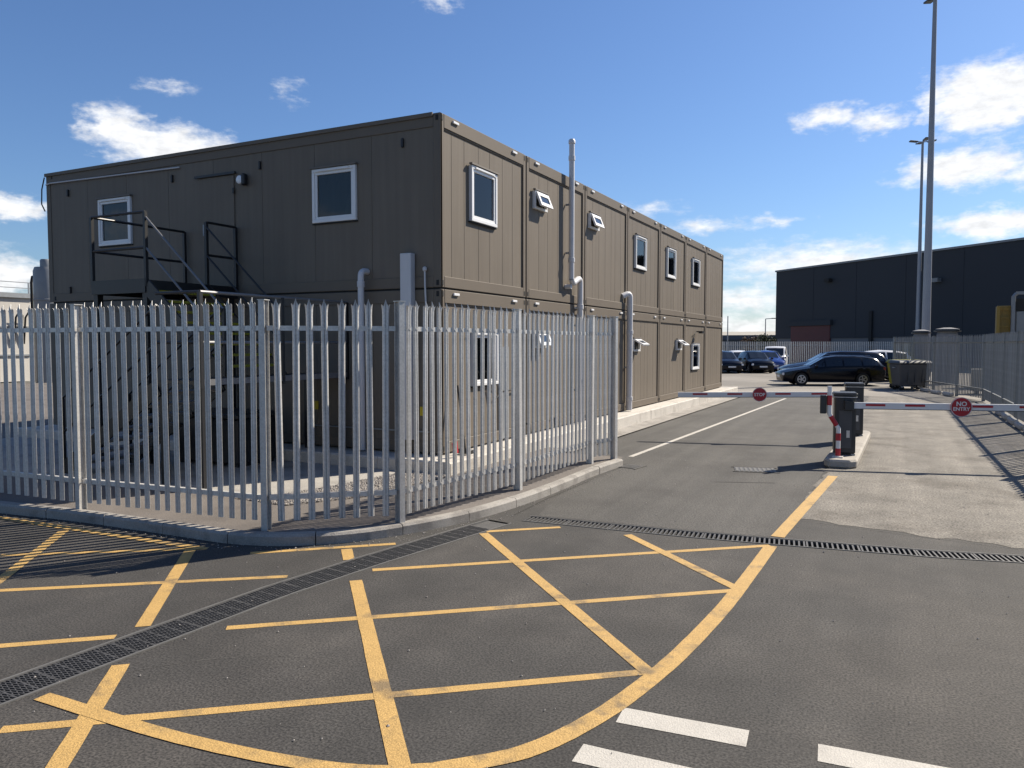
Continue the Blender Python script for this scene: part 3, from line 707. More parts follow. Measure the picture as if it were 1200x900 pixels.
# low clutter pipework on the lane side inside the fence
for y in (13.0, 14.2): MB().tube([(BX1 + .02, y, .5), (BX1 + .1, y, .5), (BX1 + .12, y, .32)], .03, 8).build('overflow_pipe', 'rubber', bl)
MB().tube([(BX1 + .01, 11.6, 1.25), (BX1 + .05, 11.75, 1.05), (BX1 + .03, 12.0, 1.16), (BX1 + .03, 12.6, 1.18)], .015, 6).build('loose_cable', 'rubber', bl)
MB().box(BX1 + .0, BX1 + .03, 12.05, 12.3, .32, 1.95).build('cable_tray', 'galvanised_dark', bl)

# plinth: kerb stones round the building foot, low apron strip along the lane
pl = bpy.data.objects.new('building_plinth', None); col.objects.link(pl); pl['kind'] = 'structure'
bs = MB().box(BX0 - .3, -5.92, 9.62, 31.5, .0, .27); bs.build('plinth_slab', 'plinth', pl)
kerb_run([Vector((-16.2, 9.45)), Vector((-5.77, 9.45))], .16, .285, .915, pl, 'plinth', z0=.0)
kerb_run([Vector((-5.75, 9.45)), Vector((-5.75, 31.6))], .16, .285, .915, pl, 'plinth', z0=.0)
sheet('apron_strip', [(-5.75, 13.0), (-5.3, 13.0), (-5.24, 31.6), (-5.75, 31.6)], .03, 'kerb_stone')

# gravel bed: edging and loose stones
sheet('yard_slab', [(-16, 6.3), (-10.5, 6.85), (-6.95, 7.1), (-6.72, 8.0), (-6.5, 9.43), (-16, 9.43)], .108, 'slab_grey')
gp = [(-7.3, 6.85), (-6.4, 6.8), (-5.85, 7.7), (-5.75, 9.43), (-6.49, 9.43), (-6.71, 8.0), (-6.93, 7.1)]
sheet('gravel_bed', gp, .103, 'gravel')
st = MB(); gr = random.Random(5)
def inpoly(x, y, P):
    c = False
    for i in range(len(P)):
        (x1, y1), (x2, y2) = P[i], P[i - 1]
        if (y1 > y) != (y2 > y) and x < (x2 - x1) * (y - y1) / (y2 - y1) + x1: c = not c
    return c
oct_f = [(0, 2, 4), (2, 1, 4), (1, 3, 4), (3, 0, 4), (2, 0, 5), (1, 2, 5), (3, 1, 5), (0, 3, 5)]
cnt = 0
while cnt < 5000:
    x, y = gr.uniform(-7.4, -5.7), gr.uniform(6.75, 9.45)
    if not inpoly(x, y, gp): continue
    cnt += 1; r = gr.uniform(.009, .02); a = gr.uniform(0, 6.28); ca, sa = math.cos(a), math.sin(a); q = gr.uniform(.6, 1); z = .107 + gr.uniform(0, .012)
    st.add([(x + r * ca, y + r * sa, z), (x - r * ca, y - r * sa, z), (x - r * q * sa, y + r * q * ca, z), (x + r * q * sa, y - r * q * ca, z), (x, y, z + r * .7), (x, y, z - r * .7)], oct_f)
g = st.build('gravel', 'gravel'); g['kind'] = 'stuff'
tag(g, 'loose white stone chippings in the bed between fence and building', 'gravel')

grit = MB(); gq = random.Random(21)
for i in range(900):
    if i < 420:      # swept against the kerb
        p = kp[gq.randrange(8, len(kp) - 1)]; x, y = p.x + gq.uniform(-.05, .25), p.y - abs(gq.gauss(.03, .09))
    else: x, y = gq.uniform(-7, 3), gq.uniform(2.0, 14)
    r = gq.uniform(.003, .009) * (1.5 if gq.random() < .06 else 1); a = gq.uniform(0, 6.28); ca, sa = math.cos(a), math.sin(a)
    grit.add([(x + r * ca, y + r * sa, .006), (x - r * ca, y - r * sa, .006), (x - r * sa, y + r * ca, .006), (x + r * sa, y - r * ca, .006), (x, y, .006 + r * .7), (x, y, .006 - r * .7)], oct_f)
g = grit.build('road_grit', 'gravel'); g['kind'] = 'stuff'; tag(g, 'loose grit and small pale stones scattered on the road and along the kerb', 'grit')

# ---------------------------------------------------------------- black steel stair
stz = thing('steel_stair', (-10.5, 8.2, .1), 'black steel switchback stair with yellow treads to the upper door', 'staircase')
S = lambda: MB()
# upper platform
PX0, PX1, PY0, PY1, PZ = -11.78, -10.5, 8.2, 10.02, 3.0
S().box(PX0, PX1, PY0, PY1, PZ - .04, PZ).build('platform', 'black_steel', stz)
f = S()
f.box(PX0, PX1, PY0 - .03, PY0, PZ - .2, PZ + .02); f.box(PX0 - .03, PX0, PY0, PY1, PZ - .2, PZ + .02); f.box(PX1, PX1 + .03, PY0, PY1, PZ - .2, PZ + .0)
f.build('platform_frame', 'black_steel', stz)
for (x, y) in ((PX0 + .05, PY0 + .05), (PX1 - .05, PY0 + .05), (PX0 + .05, PY1 - .1), (PX1 - .05, PY1 - .1)):
    S().box(x - .05, x + .05, y - .05, y + .05, .1, PZ - .04).build('support_leg', 'black_steel', stz)
def railing(a, b, z0, posts, top=1.05, mid=.5, m='black_steel', r=.022):
    a, b = Vector(a), Vector(b)
    for h in (top, mid):
        S().tube([a + Vector((0, 0, h)), b + Vector((0, 0, h))], r, 8).build('handrail', m, stz)
    for t in posts:
        p = a.lerp(b, t); S().box(p.x - .025, p.x + .025, p.y - .025, p.y + .025, p.z - .1, p.z + top).build('baluster', 'black_steel', stz)
railing((PX0, PY0, PZ), (PX1, PY0, PZ), 0, (0, 1)); railing((PX0, PY0, PZ), (PX0, PY1, PZ), 0, (1,)); railing((PX1, 9.38, PZ), (PX1, PY1, PZ), 0, (0, 1))
# flight one: down towards +x
LX0, LX1, LZ = -8.85, -8.03, 1.52
nst = 8
for k in range(nst):
    x = PX1 + (LX0 - PX1) * (k + .5) / nst; z = PZ + (LZ - PZ) * (k + 1) / (nst + 1)
    tr = S().box(x - .12, x + .13, 8.24, 9.34, z - .035, z).build('tread', 'tread_yellow', stz)
for y in (8.2, 9.37):
    S().bar((PX1, y, PZ - .1), (LX0 + .03, y, LZ - .08), .03, .22).build('stringer', 'black_steel', stz)
    for h in (.98, .5):
        S().tube([(PX1, y, PZ + h), (LX0, y, LZ + h)], .017, 8).build('handrail', 'rail_grey' if (y < 9 and h > .4) else 'black_steel', stz)
    S().box(LX0 - .025, LX0 + .025, y - .025, y + .025, LZ, LZ + 1.0).build('baluster', 'black_steel', stz)
# half landing
S().box(LX0, LX1, 7.05, 9.98, LZ - .05, LZ).build('platform', 'black_steel', stz)
S().box(LX1, LX1 + .02, 7.05, 9.98, LZ - .06, LZ + .02).build('toe_plate', 'rail_grey', stz)
railing((LX1, 7.05, LZ), (LX1, 9.98, LZ), 0, (0, .5, 1), top=1.15, m='rail_grey'); railing((LX0, 7.05, LZ), (LX1, 7.05, LZ), 0, (), top=1.15)
for (x, y) in ((LX1 - .05, 7.1), (LX1 - .05, 9.9), (LX0 + .05, 7.1), (LX0 + .05, 9.9)): S().box(x - .04, x + .04, y - .04, y + .04, .1, LZ - .05).build('support_leg', 'black_steel', stz)
# flight two: back towards -x, down to the yard
EX = -10.9
for k in range(7):
    x = LX0 + (EX - LX0) * (k + .5) / 7; z = LZ + (.1 - LZ) * (k + 1) / 8
    S().box(x - .14, x + .14, 7.09, 8.1, z - .04, z).build('tread', 'rail_grey', stz)
for y in (7.05, 8.14):
    S().bar((LX0, y, LZ - .1), (EX, y, .16), .03, .22).build('stringer', 'black_steel', stz)
    for h in (1.0, .5): S().tube([(LX0, y, LZ + h), (EX, y, .2 + h)], .017, 8).build('handrail', 'black_steel', stz)
    S().box(EX - .025, EX + .025, y - .025, y + .025, .1, 1.2).build('baluster', 'black_steel', stz)
# black storage unit under the stair, low grey block by it
cb = thing('tool_chest', (-9.6, 9.0, .1), 'black steel storage chest under the stair landing', 'storage chest')
MB().box(-10.3, -8.95, 8.5, 9.35, .16, .85).build('chest_body', 'black_steel', cb, bevel=.02); MB().box(-10.33, -8.92, 8.47, 9.38, .855, .93).build('lid', 'charcoal', cb, bevel=.015)
for x in (-10.2, -9.05): MB().box(x - .06, x + .06, 8.55, 9.3, .1, .158).build('skid', 'black_steel', cb)
br = thing('broom_and_dustpan', (-6.1, 10.3, .285), 'black broom and red dustpan leaning at the building corner', 'cleaning tools')
MB().tube([(-6.02, 10.35, .3), (-6.18, 10.38, 1.35)], .014, 8).build('broom_handle', 'black_steel', br); MB().box(-6.15, -5.9, 10.3, 10.4, .286, .36).build('broom_head', 'black_steel', br, bevel=.01)
MB().obox((-6.0, 10.0, .42), (0, 1, .2), (1, 0, 0), (0, -.2, 1), .06, .015, .09).build('dustpan', 'red', br)

# ---------------------------------------------------------------- barriers on their island
isl = MB(); ip = [(-1.06, 13.45), (-.98, 13.3), (-.66, 13.32), (-.56, 13.45), (-.5, 18.0), (-.58, 18.15), (-.9, 18.15), (-1.0, 18.0)]
isl.prism(ip, 0, .14)
io = isl.build('barrier_island', 'island', None, bevel=.03); tag(io, 'narrow raised concrete island carrying the two barrier cabinets', 'traffic island')
def cabinet(c, rz, arm_a, arm_b, txt, label, w=.33, h=1.06):
    t = thing('barrier_gate', c, label, 'barrier', 'road barriers', rz)
    MB().box(-w / 2, w / 2, -.18, .18, .03, h).build('cabinet', 'charcoal', t, local=True, bevel=.02)
    MB().box(-w / 2 - .02, w / 2 + .02, -.2, .2, h + .002, h + .07).build('cabinet_lid', 'charcoal', t, local=True, bevel=.02)
    MB().box(-w / 2 - .012, w / 2 + .012, -.192, .192, h - .012, h).build('lid_seal', 'galvanised', t, local=True)
    MB().box(-.1, .1, -.19, -.181, .12, .75).build('service_door', 'bin_grey', t, local=True, bevel=.004)
    MB().box(.02, .07, -.197, -.191, .3, .42).build('lock_plate', 'galvanised', t, local=True)
    for s in (-1, 1):
        for q in (-1, 1): MB().box(s * w * .4 - .03, s * w * .4 + .03, q * .15 - .02, q * .15 + .02, 0, .03).build('foot', 'galvanised_dark', t, local=True)
    return t
def arm(t, a, b, txt, s_at, marks, lines, R0=.145):
    """boom from a to b (world); disc with lettering at distance s_at along it"""
    a, b = Vector(a), Vector(b); d = (b - a).normalized(); ln = (b - a).length
    inv = (Matrix.Translation(t.location) @ Matrix.Rotation(t.rotation_euler.z, 4, 'Z')).inverted()
    nrm = Vector((d.y, -d.x, 0)).normalized()
    if nrm.y > 0: nrm = -nrm
    up = d.cross(nrm); up = up if up.z > 0 else -up
    def put(mb, name, m, par, smooth=False):
        mb.v = [tuple(inv @ Vector(v)) for v in mb.v]; return mb.build(name, m, par, local=True, smooth=smooth)
    bm_ = MB().obox((a + b) / 2, d, nrm, up, ln / 2, .03, .05)
    ar = put(bm_, 'boom', 'arm_white', t)
    put(MB().obox((a + b) / 2 - up * .055, d, nrm, up, ln / 2, .02, .006), 'rubber_edge', 'rubber', ar)
    put(MB().obox(a + d * .02, d, nrm, up, .07, .05, .075), 'boom_clamp', 'charcoal', ar)
    for s in marks: put(MB().obox(a + d * s + nrm * .0315 + up * .012, d, nrm, up, .15, .0016, .018), 'reflector', 'red', ar)
    c = a + d * s_at + nrm * .05
    n = 28; disc = MB()
    e1, e2 = d, up
    for (r0, nm, m, off) in ((R0, 'sign_disc', 'red', 0),):
        vs = [c + (e1 * math.cos(2 * math.pi * k / n) + e2 * math.sin(2 * math.pi * k / n)) * r0 + nrm * o for o in (-.006, .006) for k in range(n)]
        disc.add(vs, [tuple(range(n)), tuple(range(n, 2 * n))] + [(k, (k + 1) % n, n + (k + 1) % n, n + k) for k in range(n)])
        sd = put(disc, nm, m, t)
    ring = MB()
    vs = [c + (e1 * math.cos(2 * math.pi * k / n) + e2 * math.sin(2 * math.pi * k / n)) * r_ + nrm * .0075 for r_ in (R0 - .011, R0 - .001) for k in range(n)]
    ring.add(vs, [(k, (k + 1) % n, n + (k + 1) % n, n + k) for k in range(n)]); put(ring, 'sign_rim', 'pipe_white', sd)
    # lettering; text runs along the boom so that it reads from the approach side
    e1t = e1 if e1.dot(Vector((math.cos(R(26.7)), math.sin(R(26.7)), 0))) > 0 else -e1
    for (word, size, dz) in lines:
        cu = bpy.data.curves.new('lettering', 'FONT'); cu.body = word; cu.size = size; cu.align_x = 'CENTER'; cu.align_y = 'CENTER'; cu.extrude = .0015; cu.offset = size * .022
        tmp = bpy.data.objects.new('tmp', cu); col.objects.link(tmp)
        bpy.context.view_layer.update()
        me = bpy.data.meshes.new_from_object(tmp.evaluated_get(bpy.context.evaluated_depsgraph_get()))
        bpy.data.objects.remove(tmp)
        o0 = c + nrm * .0095 + up * dz
        for vv in me.vertices:
            x, y, z = vv.co; vv.co = inv @ (o0 + e1t * x + up * y + nrm * z)
        me.materials.clear(); me.materials.append(M['arm_white'])
        link('lettering', me, sd)
ca = cabinet((-.80, 14.08, .14), R(8), None, None, '', 'barrier cabinet beside the red and white pole with its boom and NO ENTRY disc', h=.98)
arm(ca, (-.74, 13.84, .985), (2.45, 14.72, .985), '', 1.7, (.42, 1.02, 2.02, 2.7), (('NO', .10, .05), ('ENTRY', .08, -.033)), .16)
cb2 = cabinet((-.80, 17.1, .14), R(8), None, None, '', 'rear barrier cabinet on the island with its boom and STOP disc', h=1.0)
arm(cb2, (-.95, 16.86, .985), (-4.15, 16.05, .93), '', 1.66, (.5, 1.2, 2.15, 2.85), (('STOP', .09, -.002),))
# bent red and white pole
pt = thing('guard_pole', (-.88, 13.62, .14), 'bent red and white striped pole with a black reader box beside the barrier', 'pole')
pz = [(-.86, 13.6, .14), (-.86, 13.6, .62), (-1.0, 13.55, .86), (-1.0, 13.55, 1.31)]
MB().tube(pz, .036, 12).build('pole', 'arm_white', pt, smooth=True)
def band(p, q): MB().tube([p, q], .0385, 12).build('red_band', 'red', pt, smooth=True)
band((-.86, 13.6, .17), (-.86, 13.6, .29)); band((-.86, 13.6, .42), (-.86, 13.6, .54)); band((-.89, 13.59, .67), (-.98, 13.557, .82)); band((-1.0, 13.55, 1.0), (-1.0, 13.55, 1.16))
MB().box(-1.14, -1.042, 13.5, 13.62, .86, 1.16).build('reader_box', 'charcoal', pt, bevel=.01)
MB().box(-.94, -.78, 13.52, 13.68, .14, .16).build('base_plate', 'galvanised', pt)

# ---------------------------------------------------------------- lamp masts
def mast(c, h, r0, r1, label, k=4):
    t = thing('lamp_mast', c, label, 'lamp post', 'tall lamp masts')
    MB().tube([(0, 0, 0), (0, 0, h)], r0, 12, r2=r1).build('pole', 'mast', t, local=True, smooth=True)
    MB().box(-.28, .28, -.28, .28, 0, .05).build('base_plate', 'mast', t, local=True)
    for i in range(k):
        a = R(20) + i * 2 * math.pi / k; d = Vector((math.cos(a), math.sin(a), 0))
        hd = MB().obox(d * .75 + Vector((0, 0, h + .02)), d + Vector((0, 0, .12)), d.cross(Vector((0, 0, 1))), (0, 0, 1), .32, .2, .05).build('lamp_head', 'charcoal', t, local=True, bevel=.02)
        MB().bar((d.x * .05, d.y * .05, h - .05), (d.x * .5, d.y * .5, h), .07, .07).build('bracket', 'mast', t, local=True)
mast((1.28, 47.8, 0), 20.6, .235, .10, 'tallest grey lamp mast rising behind the bin and lane fence')
mast((1.39, 75.9, 0), 19.4, .20, .095, 'farther lamp mast standing just behind the tallest one')

# ---------------------------------------------------------------- dark warehouse
WL, WR = Vector((-12.76, 92.71)), Vector((8.58, 72.73)); wd = (WR - WL).normalized(); wn = Vector((-wd.y, wd.x))
if wn.y < 0: wn = -wn
WLEN = 70; WH = 10.2
wh = thing('warehouse', (WL.x, WL.y, 0), 'large flat roofed charcoal warehouse beyond the car park', 'building')
def wbox(mb, s0, s1, d0, d1, z0, z1):
    q = [WL + wd * s0 - wn * d1, WL + wd * s1 - wn * d1, WL + wd * s1 - wn * d0, WL + wd * s0 - wn * d0]
    return mb.prism([(p.x, p.y) for p in q], z0, z1)
wbox(MB(), 0, WLEN, -50, 0, 2.6, WH).build('wall', 'cladding_dark', wh)
wbox(MB(), .2, WLEN - .2, -49.8, -.12, 0, 2.6).build('base_wall', 'cladding_light', wh)
wbox(MB(), -.1, WLEN + .1, -50.1, .12, WH, WH + .18).build('parapet_cap', 'metal_sheet', wh)
for s in range(6, 70, 6): wbox(MB(), s - .02, s + .02, 0, .02, 2.6, WH).build('cladding_rib', 'cladding_dark', wh)
dr = wbox(MB(), 2.6, 8.6, -.1, .02, 0, 3.95).build('roller_door', 'door_red', wh)
for k in range(13): wbox(MB(), 2.65, 8.55, .021, .045, .05 + k * .3, .3 + k * .3).build('door_slat', 'door_red', dr)
wbox(MB(), 2.3, 8.9, .0, .3, 3.96, 4.5).build('door_hood', 'cladding_dark', dr)
wbox(MB(), 13.9, 14.25, .0, .18, 0, 5.2).build('downpipe', 'rubber', wh)
for (s, z) in ((8.4, 8.6), (21.5, 7.6)):
    wbox(MB(), s - .35, s + .35, .021, .5, z - .15, z + .2).build('wall_light', 'metal_sheet' if s > 20 else 'rubber', wh)

# ---------------------------------------------------------------- far fence behind the cars, low hall, tree, poles
def far_fence(a, b, label, h=2.2):
    a, b = Vector(a), Vector(b); d = (b - a); ln = d.length; d.normalize()
    t = thing('security_fence', (a.x, a.y, 0), label, 'fence')
    for z in (.4, h - .3): MB().bar((a.x, a.y, z), (b.x, b.y, z), .05, .05).build('rail', 'galvanised_dark', t)
    n = int(ln / 2.75)
    for k in range(n + 1):
        p = a + d * ln * k / n; MB().box(p.x - .05, p.x + .05, p.y - .05, p.y + .05, 0, h).build('post', 'galvanised_dark', t)
    mb = MB(); k = 0
    while k * .16 < ln:
        p = a + d * k * .16; mb.box(p.x - .033, p.x + .033, p.y - .012 - .045, p.y + .012 - .045, .1, h); k += 1
    mb.build('pales', 'galvanised', t, kind='stuff')
far_fence((-24, 62.5), (2, 75.0), 'long palisade fence between the car park and the dark warehouse')
hall = thing('low_hall', (-24, 113, 0), 'low distant hall with dark blue roof and cream gable past the fence', 'building')
MB().box(-40, -12, 113, 135, 0, 2.6).build('wall', 'far_blue', hall); MB().prism([(-40.4, 112.6), (-11.6, 112.6), (-11.6, 135.4), (-40.4, 135.4)], 2.6, 3.25).build('roof', 'far_blue', hall)
MB().add([(-40, 118, 3.25), (-12, 118, 3.25), (-12, 126, 3.95), (-40, 126, 3.95), (-40, 134, 3.25), (-12, 134, 3.25)], [(0, 1, 2, 3), (3, 2, 5, 4), (0, 3, 4), (1, 5, 2), (0, 4, 5, 1)]).build('roof_ridge', 'far_cream', hall)
for k in range(6): MB().box(-38 + k * 4.4, -35.4 + k * 4.4, 112.95, 112.998, .4, 1.9).build('window', 'window_glass', hall)
def street_pole(c, h, label, arm_=1.2):
    t = thing('street_lamp', c, label, 'lamp post', 'distant street lamps')
    MB().tube([(0, 0, 0), (0, 0, h)], .09, 8, r2=.06).build('pole', 'mast', t, local=True)
    if arm_: MB().bar((0, 0, h), (arm_, 0, h + .05), .09, .09).build('lamp_arm', 'mast', t, local=True); MB().box(arm_, arm_ + .7, -.12, .12, h + .0, h + .12).build('lamp_head', 'charcoal', t, local=True)
street_pole((-20.0, 102.2, 0), 5.6, 'plain thin distant pole beside the end of the cabin building', 0)
street_pole((-16.6, 115.0 - 4, 0), 5.45, 'distant street lamp with short arm beside the warehouse corner', .8)
tr = thing('tree', (-15.2, 98.8, 0), 'small dark tree by the corner of the warehouse', 'tree')
MB().tube([(0, 0, 0), (.1, 0, .9), (.0, .1, 1.8), (.2, 0, 2.6)], .16, 8, r2=.05).build('trunk', 'bark', tr, local=True)
for a in range(5): MB().tube([(0.05, 0, 1.0 + a * .2), (math.cos(a * 1.3) * .9, math.sin(a * 1.3) * .9, 1.7 + a * .25)], .05, 6, r2=.02).build('limb', 'bark', tr, local=True)
rt = random.Random(9)
for nm, m, nclump, seed, cx, cz in (('crown', 'leaf_dark', 34, 1, .5, 2.1), ('rusty_leaves', 'leaf_rust', 14, 2, -1.2, 1.75)):
    mb = MB()
    for i in range(nclump):
        a, rr = rt.uniform(0, 6.28), rt.uniform(0, 1.3) ** .7
        c = Vector((cx + math.cos(a) * rr * 1.2, math.sin(a) * rr, cz + rt.uniform(-.95, 1.0) * (1.25 - rr * .45)))
        for j in range(70):
            p = c + Vector((rt.gauss(0, .26), rt.gauss(0, .26), rt.gauss(0, .2))); n = Vector((rt.gauss(0, 1), rt.gauss(0, 1), rt.gauss(0, 1))).normalized(); u = n.orthogonal().normalized(); w = n.cross(u); s = rt.uniform(.06, .13)
            mb.add([p + u * s, p + w * s * .6, p - u * s, p - w * s * .6], [(0, 1, 2, 3)])
    mb.build(nm, m, tr, local=True)

# ---------------------------------------------------------------- works behind the left end of the building
tk = thing('plant_building', (-42, 25.5, 0), 'white plant building with roof railing and pipe loops behind the fence', 'building')
MB().box(-60, -42, 6, 25.6, 0, 4.45).build('wall', 'far_white', tk)
MB().box(-60.1, -41.85, 5.9, 25.75, 4.452, 4.7).build('roof_deck', 'galvanised_dark', tk)
for z in (4.98, 5.28): MB().bar((-42, 6, z), (-42, 25.6, z), .04, .04).build('roof_rail', 'galvanised_dark', tk)
for k in range(11): MB().box(-42.03, -41.97, 6 + k * 1.95 - .03, 6 + k * 1.95 + .03, 4.7, 5.28).build('rail_post', 'galvanised_dark', tk)
for y in (24.6, 25.1, 23.2): MB().tube([(-41.9, y, 2.0), (-41.7, y, 3.4), (-41.6, y + .15, 3.75), (-41.7, y + .35, 3.5), (-41.8, y + .35, 2.6)], .05, 8).build('pipe_loop', 'rubber', tk)
for y in (8, 12, 16, 20.4): MB().box(-41.99, -41.93, y, y + 1.4, .9, 2.2).build('window', 'window_glass', tk)
for z in (1.4, 2.9): MB().bar((-41.95, 6, z), (-41.95, 25.5, z), .08, .08).build('pipe_run', 'galvanised_dark', tk)
MB().box(-41.99, -41.92, 22.0, 22.9, 0, 2.1).build('door', 'far_blue', tk)
si = thing('silo', (-39.7, 25.0, 0), 'tall grey metal silo beside the end of the cabin building', 'silo')
MB().lathe((-39.6, 25.0, 0), [(.62, .0), (.62, 4.2), (.65, 4.22), (.65, 4.3), (.62, 4.32), (.62, 5.75), (.55, 5.95)], 24).build('shell', 'metal_sheet', si, smooth=True)
MB().lathe((-39.6, 25.0, 5.95), [(.3, 0), (.3, .35), (.25, .42)], 16).build('cap', 'metal_sheet', si, smooth=True)
MB().tube([(-40.6, 24.8, 0), (-40.6, 24.8, 5.2), (-40.5, 24.8, 5.5), (-40.25, 24.85, 5.55), (-40.15, 24.9, 5.3), (-40.15, 24.9, .3)], .07, 10).build('pipe', 'rubber', si, smooth=True)

# ---------------------------------------------------------------- cars
def lerp_st(st, x):
    for a, b in zip(st, st[1:]):
        if a[0] >= x >= b[0]:
            t = (a[0] - x) / (a[0] - b[0]); return [p + (q - p) * t for p, q in zip(a, b)]
    return list(st[0] if x > st[0][0] else st[-1])
# stations: x, bottom z, shoulder z, roof z, half width, roof half width
ESTATE = [(2.44, .36, .56, .60, .55, .45), (2.38, .22, .64, .68, .76, .62), (2.05, .19, .72, .79, .87, .74), (1.25, .19, .86, .93, .91, .74), (1.1, .19, .88, .96, .91, .72), (.35, .19, .91, 1.39, .915, .60), (-.2, .19, .93, 1.46, .915, .60), (-1.1, .19, .95, 1.46, .915, .59), (-1.9, .21, .97, 1.40, .90, .57), (-2.15, .22, .98, 1.33, .88, .57), (-2.42, .25, .96, 1.0, .83, .66), (-2.47, .42, .80, .84, .74, .6)]
HATCH = [(2.05, .36, .58, .62, .55, .45), (1.98, .22, .66, .72, .74, .62), (1.65, .19, .78, .86, .84, .72), (1.0, .19, .90, .98, .87, .70), (.3, .19, .94, 1.42, .875, .60), (-.4, .19, .96, 1.5, .875, .60), (-1.2, .19, .99, 1.46, .87, .58), (-1.6, .21, 1.0, 1.38, .85, .57), (-1.95, .25, .98, 1.02, .8, .66), (-2.02, .42, .8, .84, .72, .6)]
VAN = [(2.5, .36, .72, .8, .7, .6), (2.42, .24, .86, .95, .85, .75), (1.75, .22, 1.05, 1.15, .93, .8), (1.0, .22, 1.12, 1.86, .95, .8), (.7, .22, 1.15, 1.95, .95, .8), (-2.3, .22, 1.15, 1.95, .95, .8), (-2.45, .26, 1.12, 1.88, .93, .78), (-2.5, .4, 1.0, 1.5, .9, .76)]
def car(c, rz, kind, paint, label, group=None, roofbars=False, windows=None, wheels=None, s=1.0):
    st = {'e': ESTATE, 'h': HATCH, 'v': VAN}[kind]
    t = thing('parked_car' if kind != 'v' else 'parked_van', c, label, 'car' if kind != 'v' else 'van', group, rz); t.scale = (s, s, s)
    wx = wheels or {'e': (1.52, -1.38), 'h': (1.3, -1.22), 'v': (1.65, -1.4)}[kind]
    rw = .32
    # densify stations and lift the sill over the wheels
    xs = sorted(set([q[0] for q in st] + [w + dx for w in wx for dx in (-.40, -.37, -.27, -.14, 0, .14, .27, .37, .40)] + [.6, -.7]), reverse=True)
    rings = []
    for x in xs:
        _, zb, zs, zr, w, rwid = lerp_st(st, x)
        arch = zb
        for q in wx:
            if abs(x - q) < .385: arch = max(arch, .31 + math.sqrt(max(0, .385 ** 2 - (x - q) ** 2)))
        a2 = max(zb + .14, arch + .015); m_ = max((zb + zs) / 2 + .06, a2 + .02); 
        half = [(0, zb), (w * .72, zb), (w * .93, arch), (w * .985, a2), (w, m_), (w * .975, max(zs, m_ + .03)), (rwid, max(zr - .05, zs + .01)), (rwid * .82, zr), (0, zr + .02)]
        rings.append([(x, y, z) for y, z in half] + [(x, -y, z) for y, z in half[-2:0:-1]])
    n = len(rings[0]); vs = [v for r_ in rings for v in r_]; fs = []
    for i in range(len(rings) - 1):
        for k in range(n): fs.append((i * n + k, i * n + (k + 1) % n, (i + 1) * n + (k + 1) % n, (i + 1) * n + k))
    fs += [tuple(range(n)), tuple((len(rings) - 1) * n + k for k in range(n))]
    MB().add(vs, fs).build('body', paint, t, local=True, smooth=True)
    # side glass following the body between shoulder and roof edge
    wins = windows or {'e': ((.98, .42, .08), (.36, -.42, .05), (-.50, -1.32, .05), (-1.40, -2.12, .05)), 'h': ((.9, .35, .06), (.3, -.5, .05), (-.58, -1.5, .05)), 'v': ((1.4, .45, .06),)}[kind]
    def edge(x, f):
        _, zb, zs, zr, w, rwid = lerp_st(st, x); lo = Vector((x, w * .975, zs)); hi = Vector((x, rwid, zr - .05)); return lo.lerp(hi, f)
    for sgn in (1, -1):
        for (xa, xb, g) in wins:
            mb = MB(); vs = []; k = 5
            for i in range(k + 1):
                x = xa + (xb - xa) * i / k
                for f in (.08, .93):
                    p = edge(x, f); vs.append((p.x, sgn * (p.y + .006), p.z + .003))
            mb.add(vs, [(2 * i, 2 * i + 1, 2 * i + 3, 2 * i + 2) for i in range(k)])
            mb.build('side_window', 'car_glass', t, local=True)
    def cross(xa, xb, nm):
        mb = MB(); vs = []
        for x in (xa, xb):
            _, zb, zs, zr, w, rwid = lerp_st(st, x)
            for y in (-rwid * .86, -rwid * .4, 0, rwid * .4, rwid * .86): vs.append((x + (.008 if xa > 0 else -.008), y, zr + .012 + (.012 if abs(y) < .01 else 0)))
        mb.add(vs, [(i, i + 1, i + 6, i + 5) for i in range(4)]); mb.build(nm, 'car_glass', t, local=True)
    if kind == 'e': cross(1.06, .42, 'windscreen'); cross(-2.18, -2.4, 'rear_window')
    elif kind == 'h': cross(.95, .36, 'windscreen'); cross(-1.64, -1.9, 'rear_window')
    else: cross(1.68, 1.05, 'windscreen')
    for q in wx:
        for sgn in (1, -1):
            y = sgn * (lerp_st(st, q)[4] * .965 - .1)
            wl = MB().lathe((q, y, rw), [(.2, -.1), (rw - .02, -.1), (rw, -.08), (rw, .08), (rw - .02, .1), (.2, .1)], 20, 'Y').build('wheel', 'tyre', t, local=True, smooth=True)
            rm = MB().lathe((q, y + sgn * .09, rw), [(.205, -.004), (.205, .012), (.17, .014), (.16, .004), (.05, .004), (.05, .02)], 18, 'Y')
            for k in range(5):
                a = k * 2 * math.pi / 5; rm.obox((q + math.cos(a) * .1, y + sgn * .103, rw + math.sin(a) * .1), (math.cos(a), 0, math.sin(a)), (0, 1, 0), (-math.sin(a), 0, math.cos(a)), .075, .009, .028)
            rm.build('rim', 'rim', wl, local=True)
    x0, x1 = st[1][0], st[-2][0]
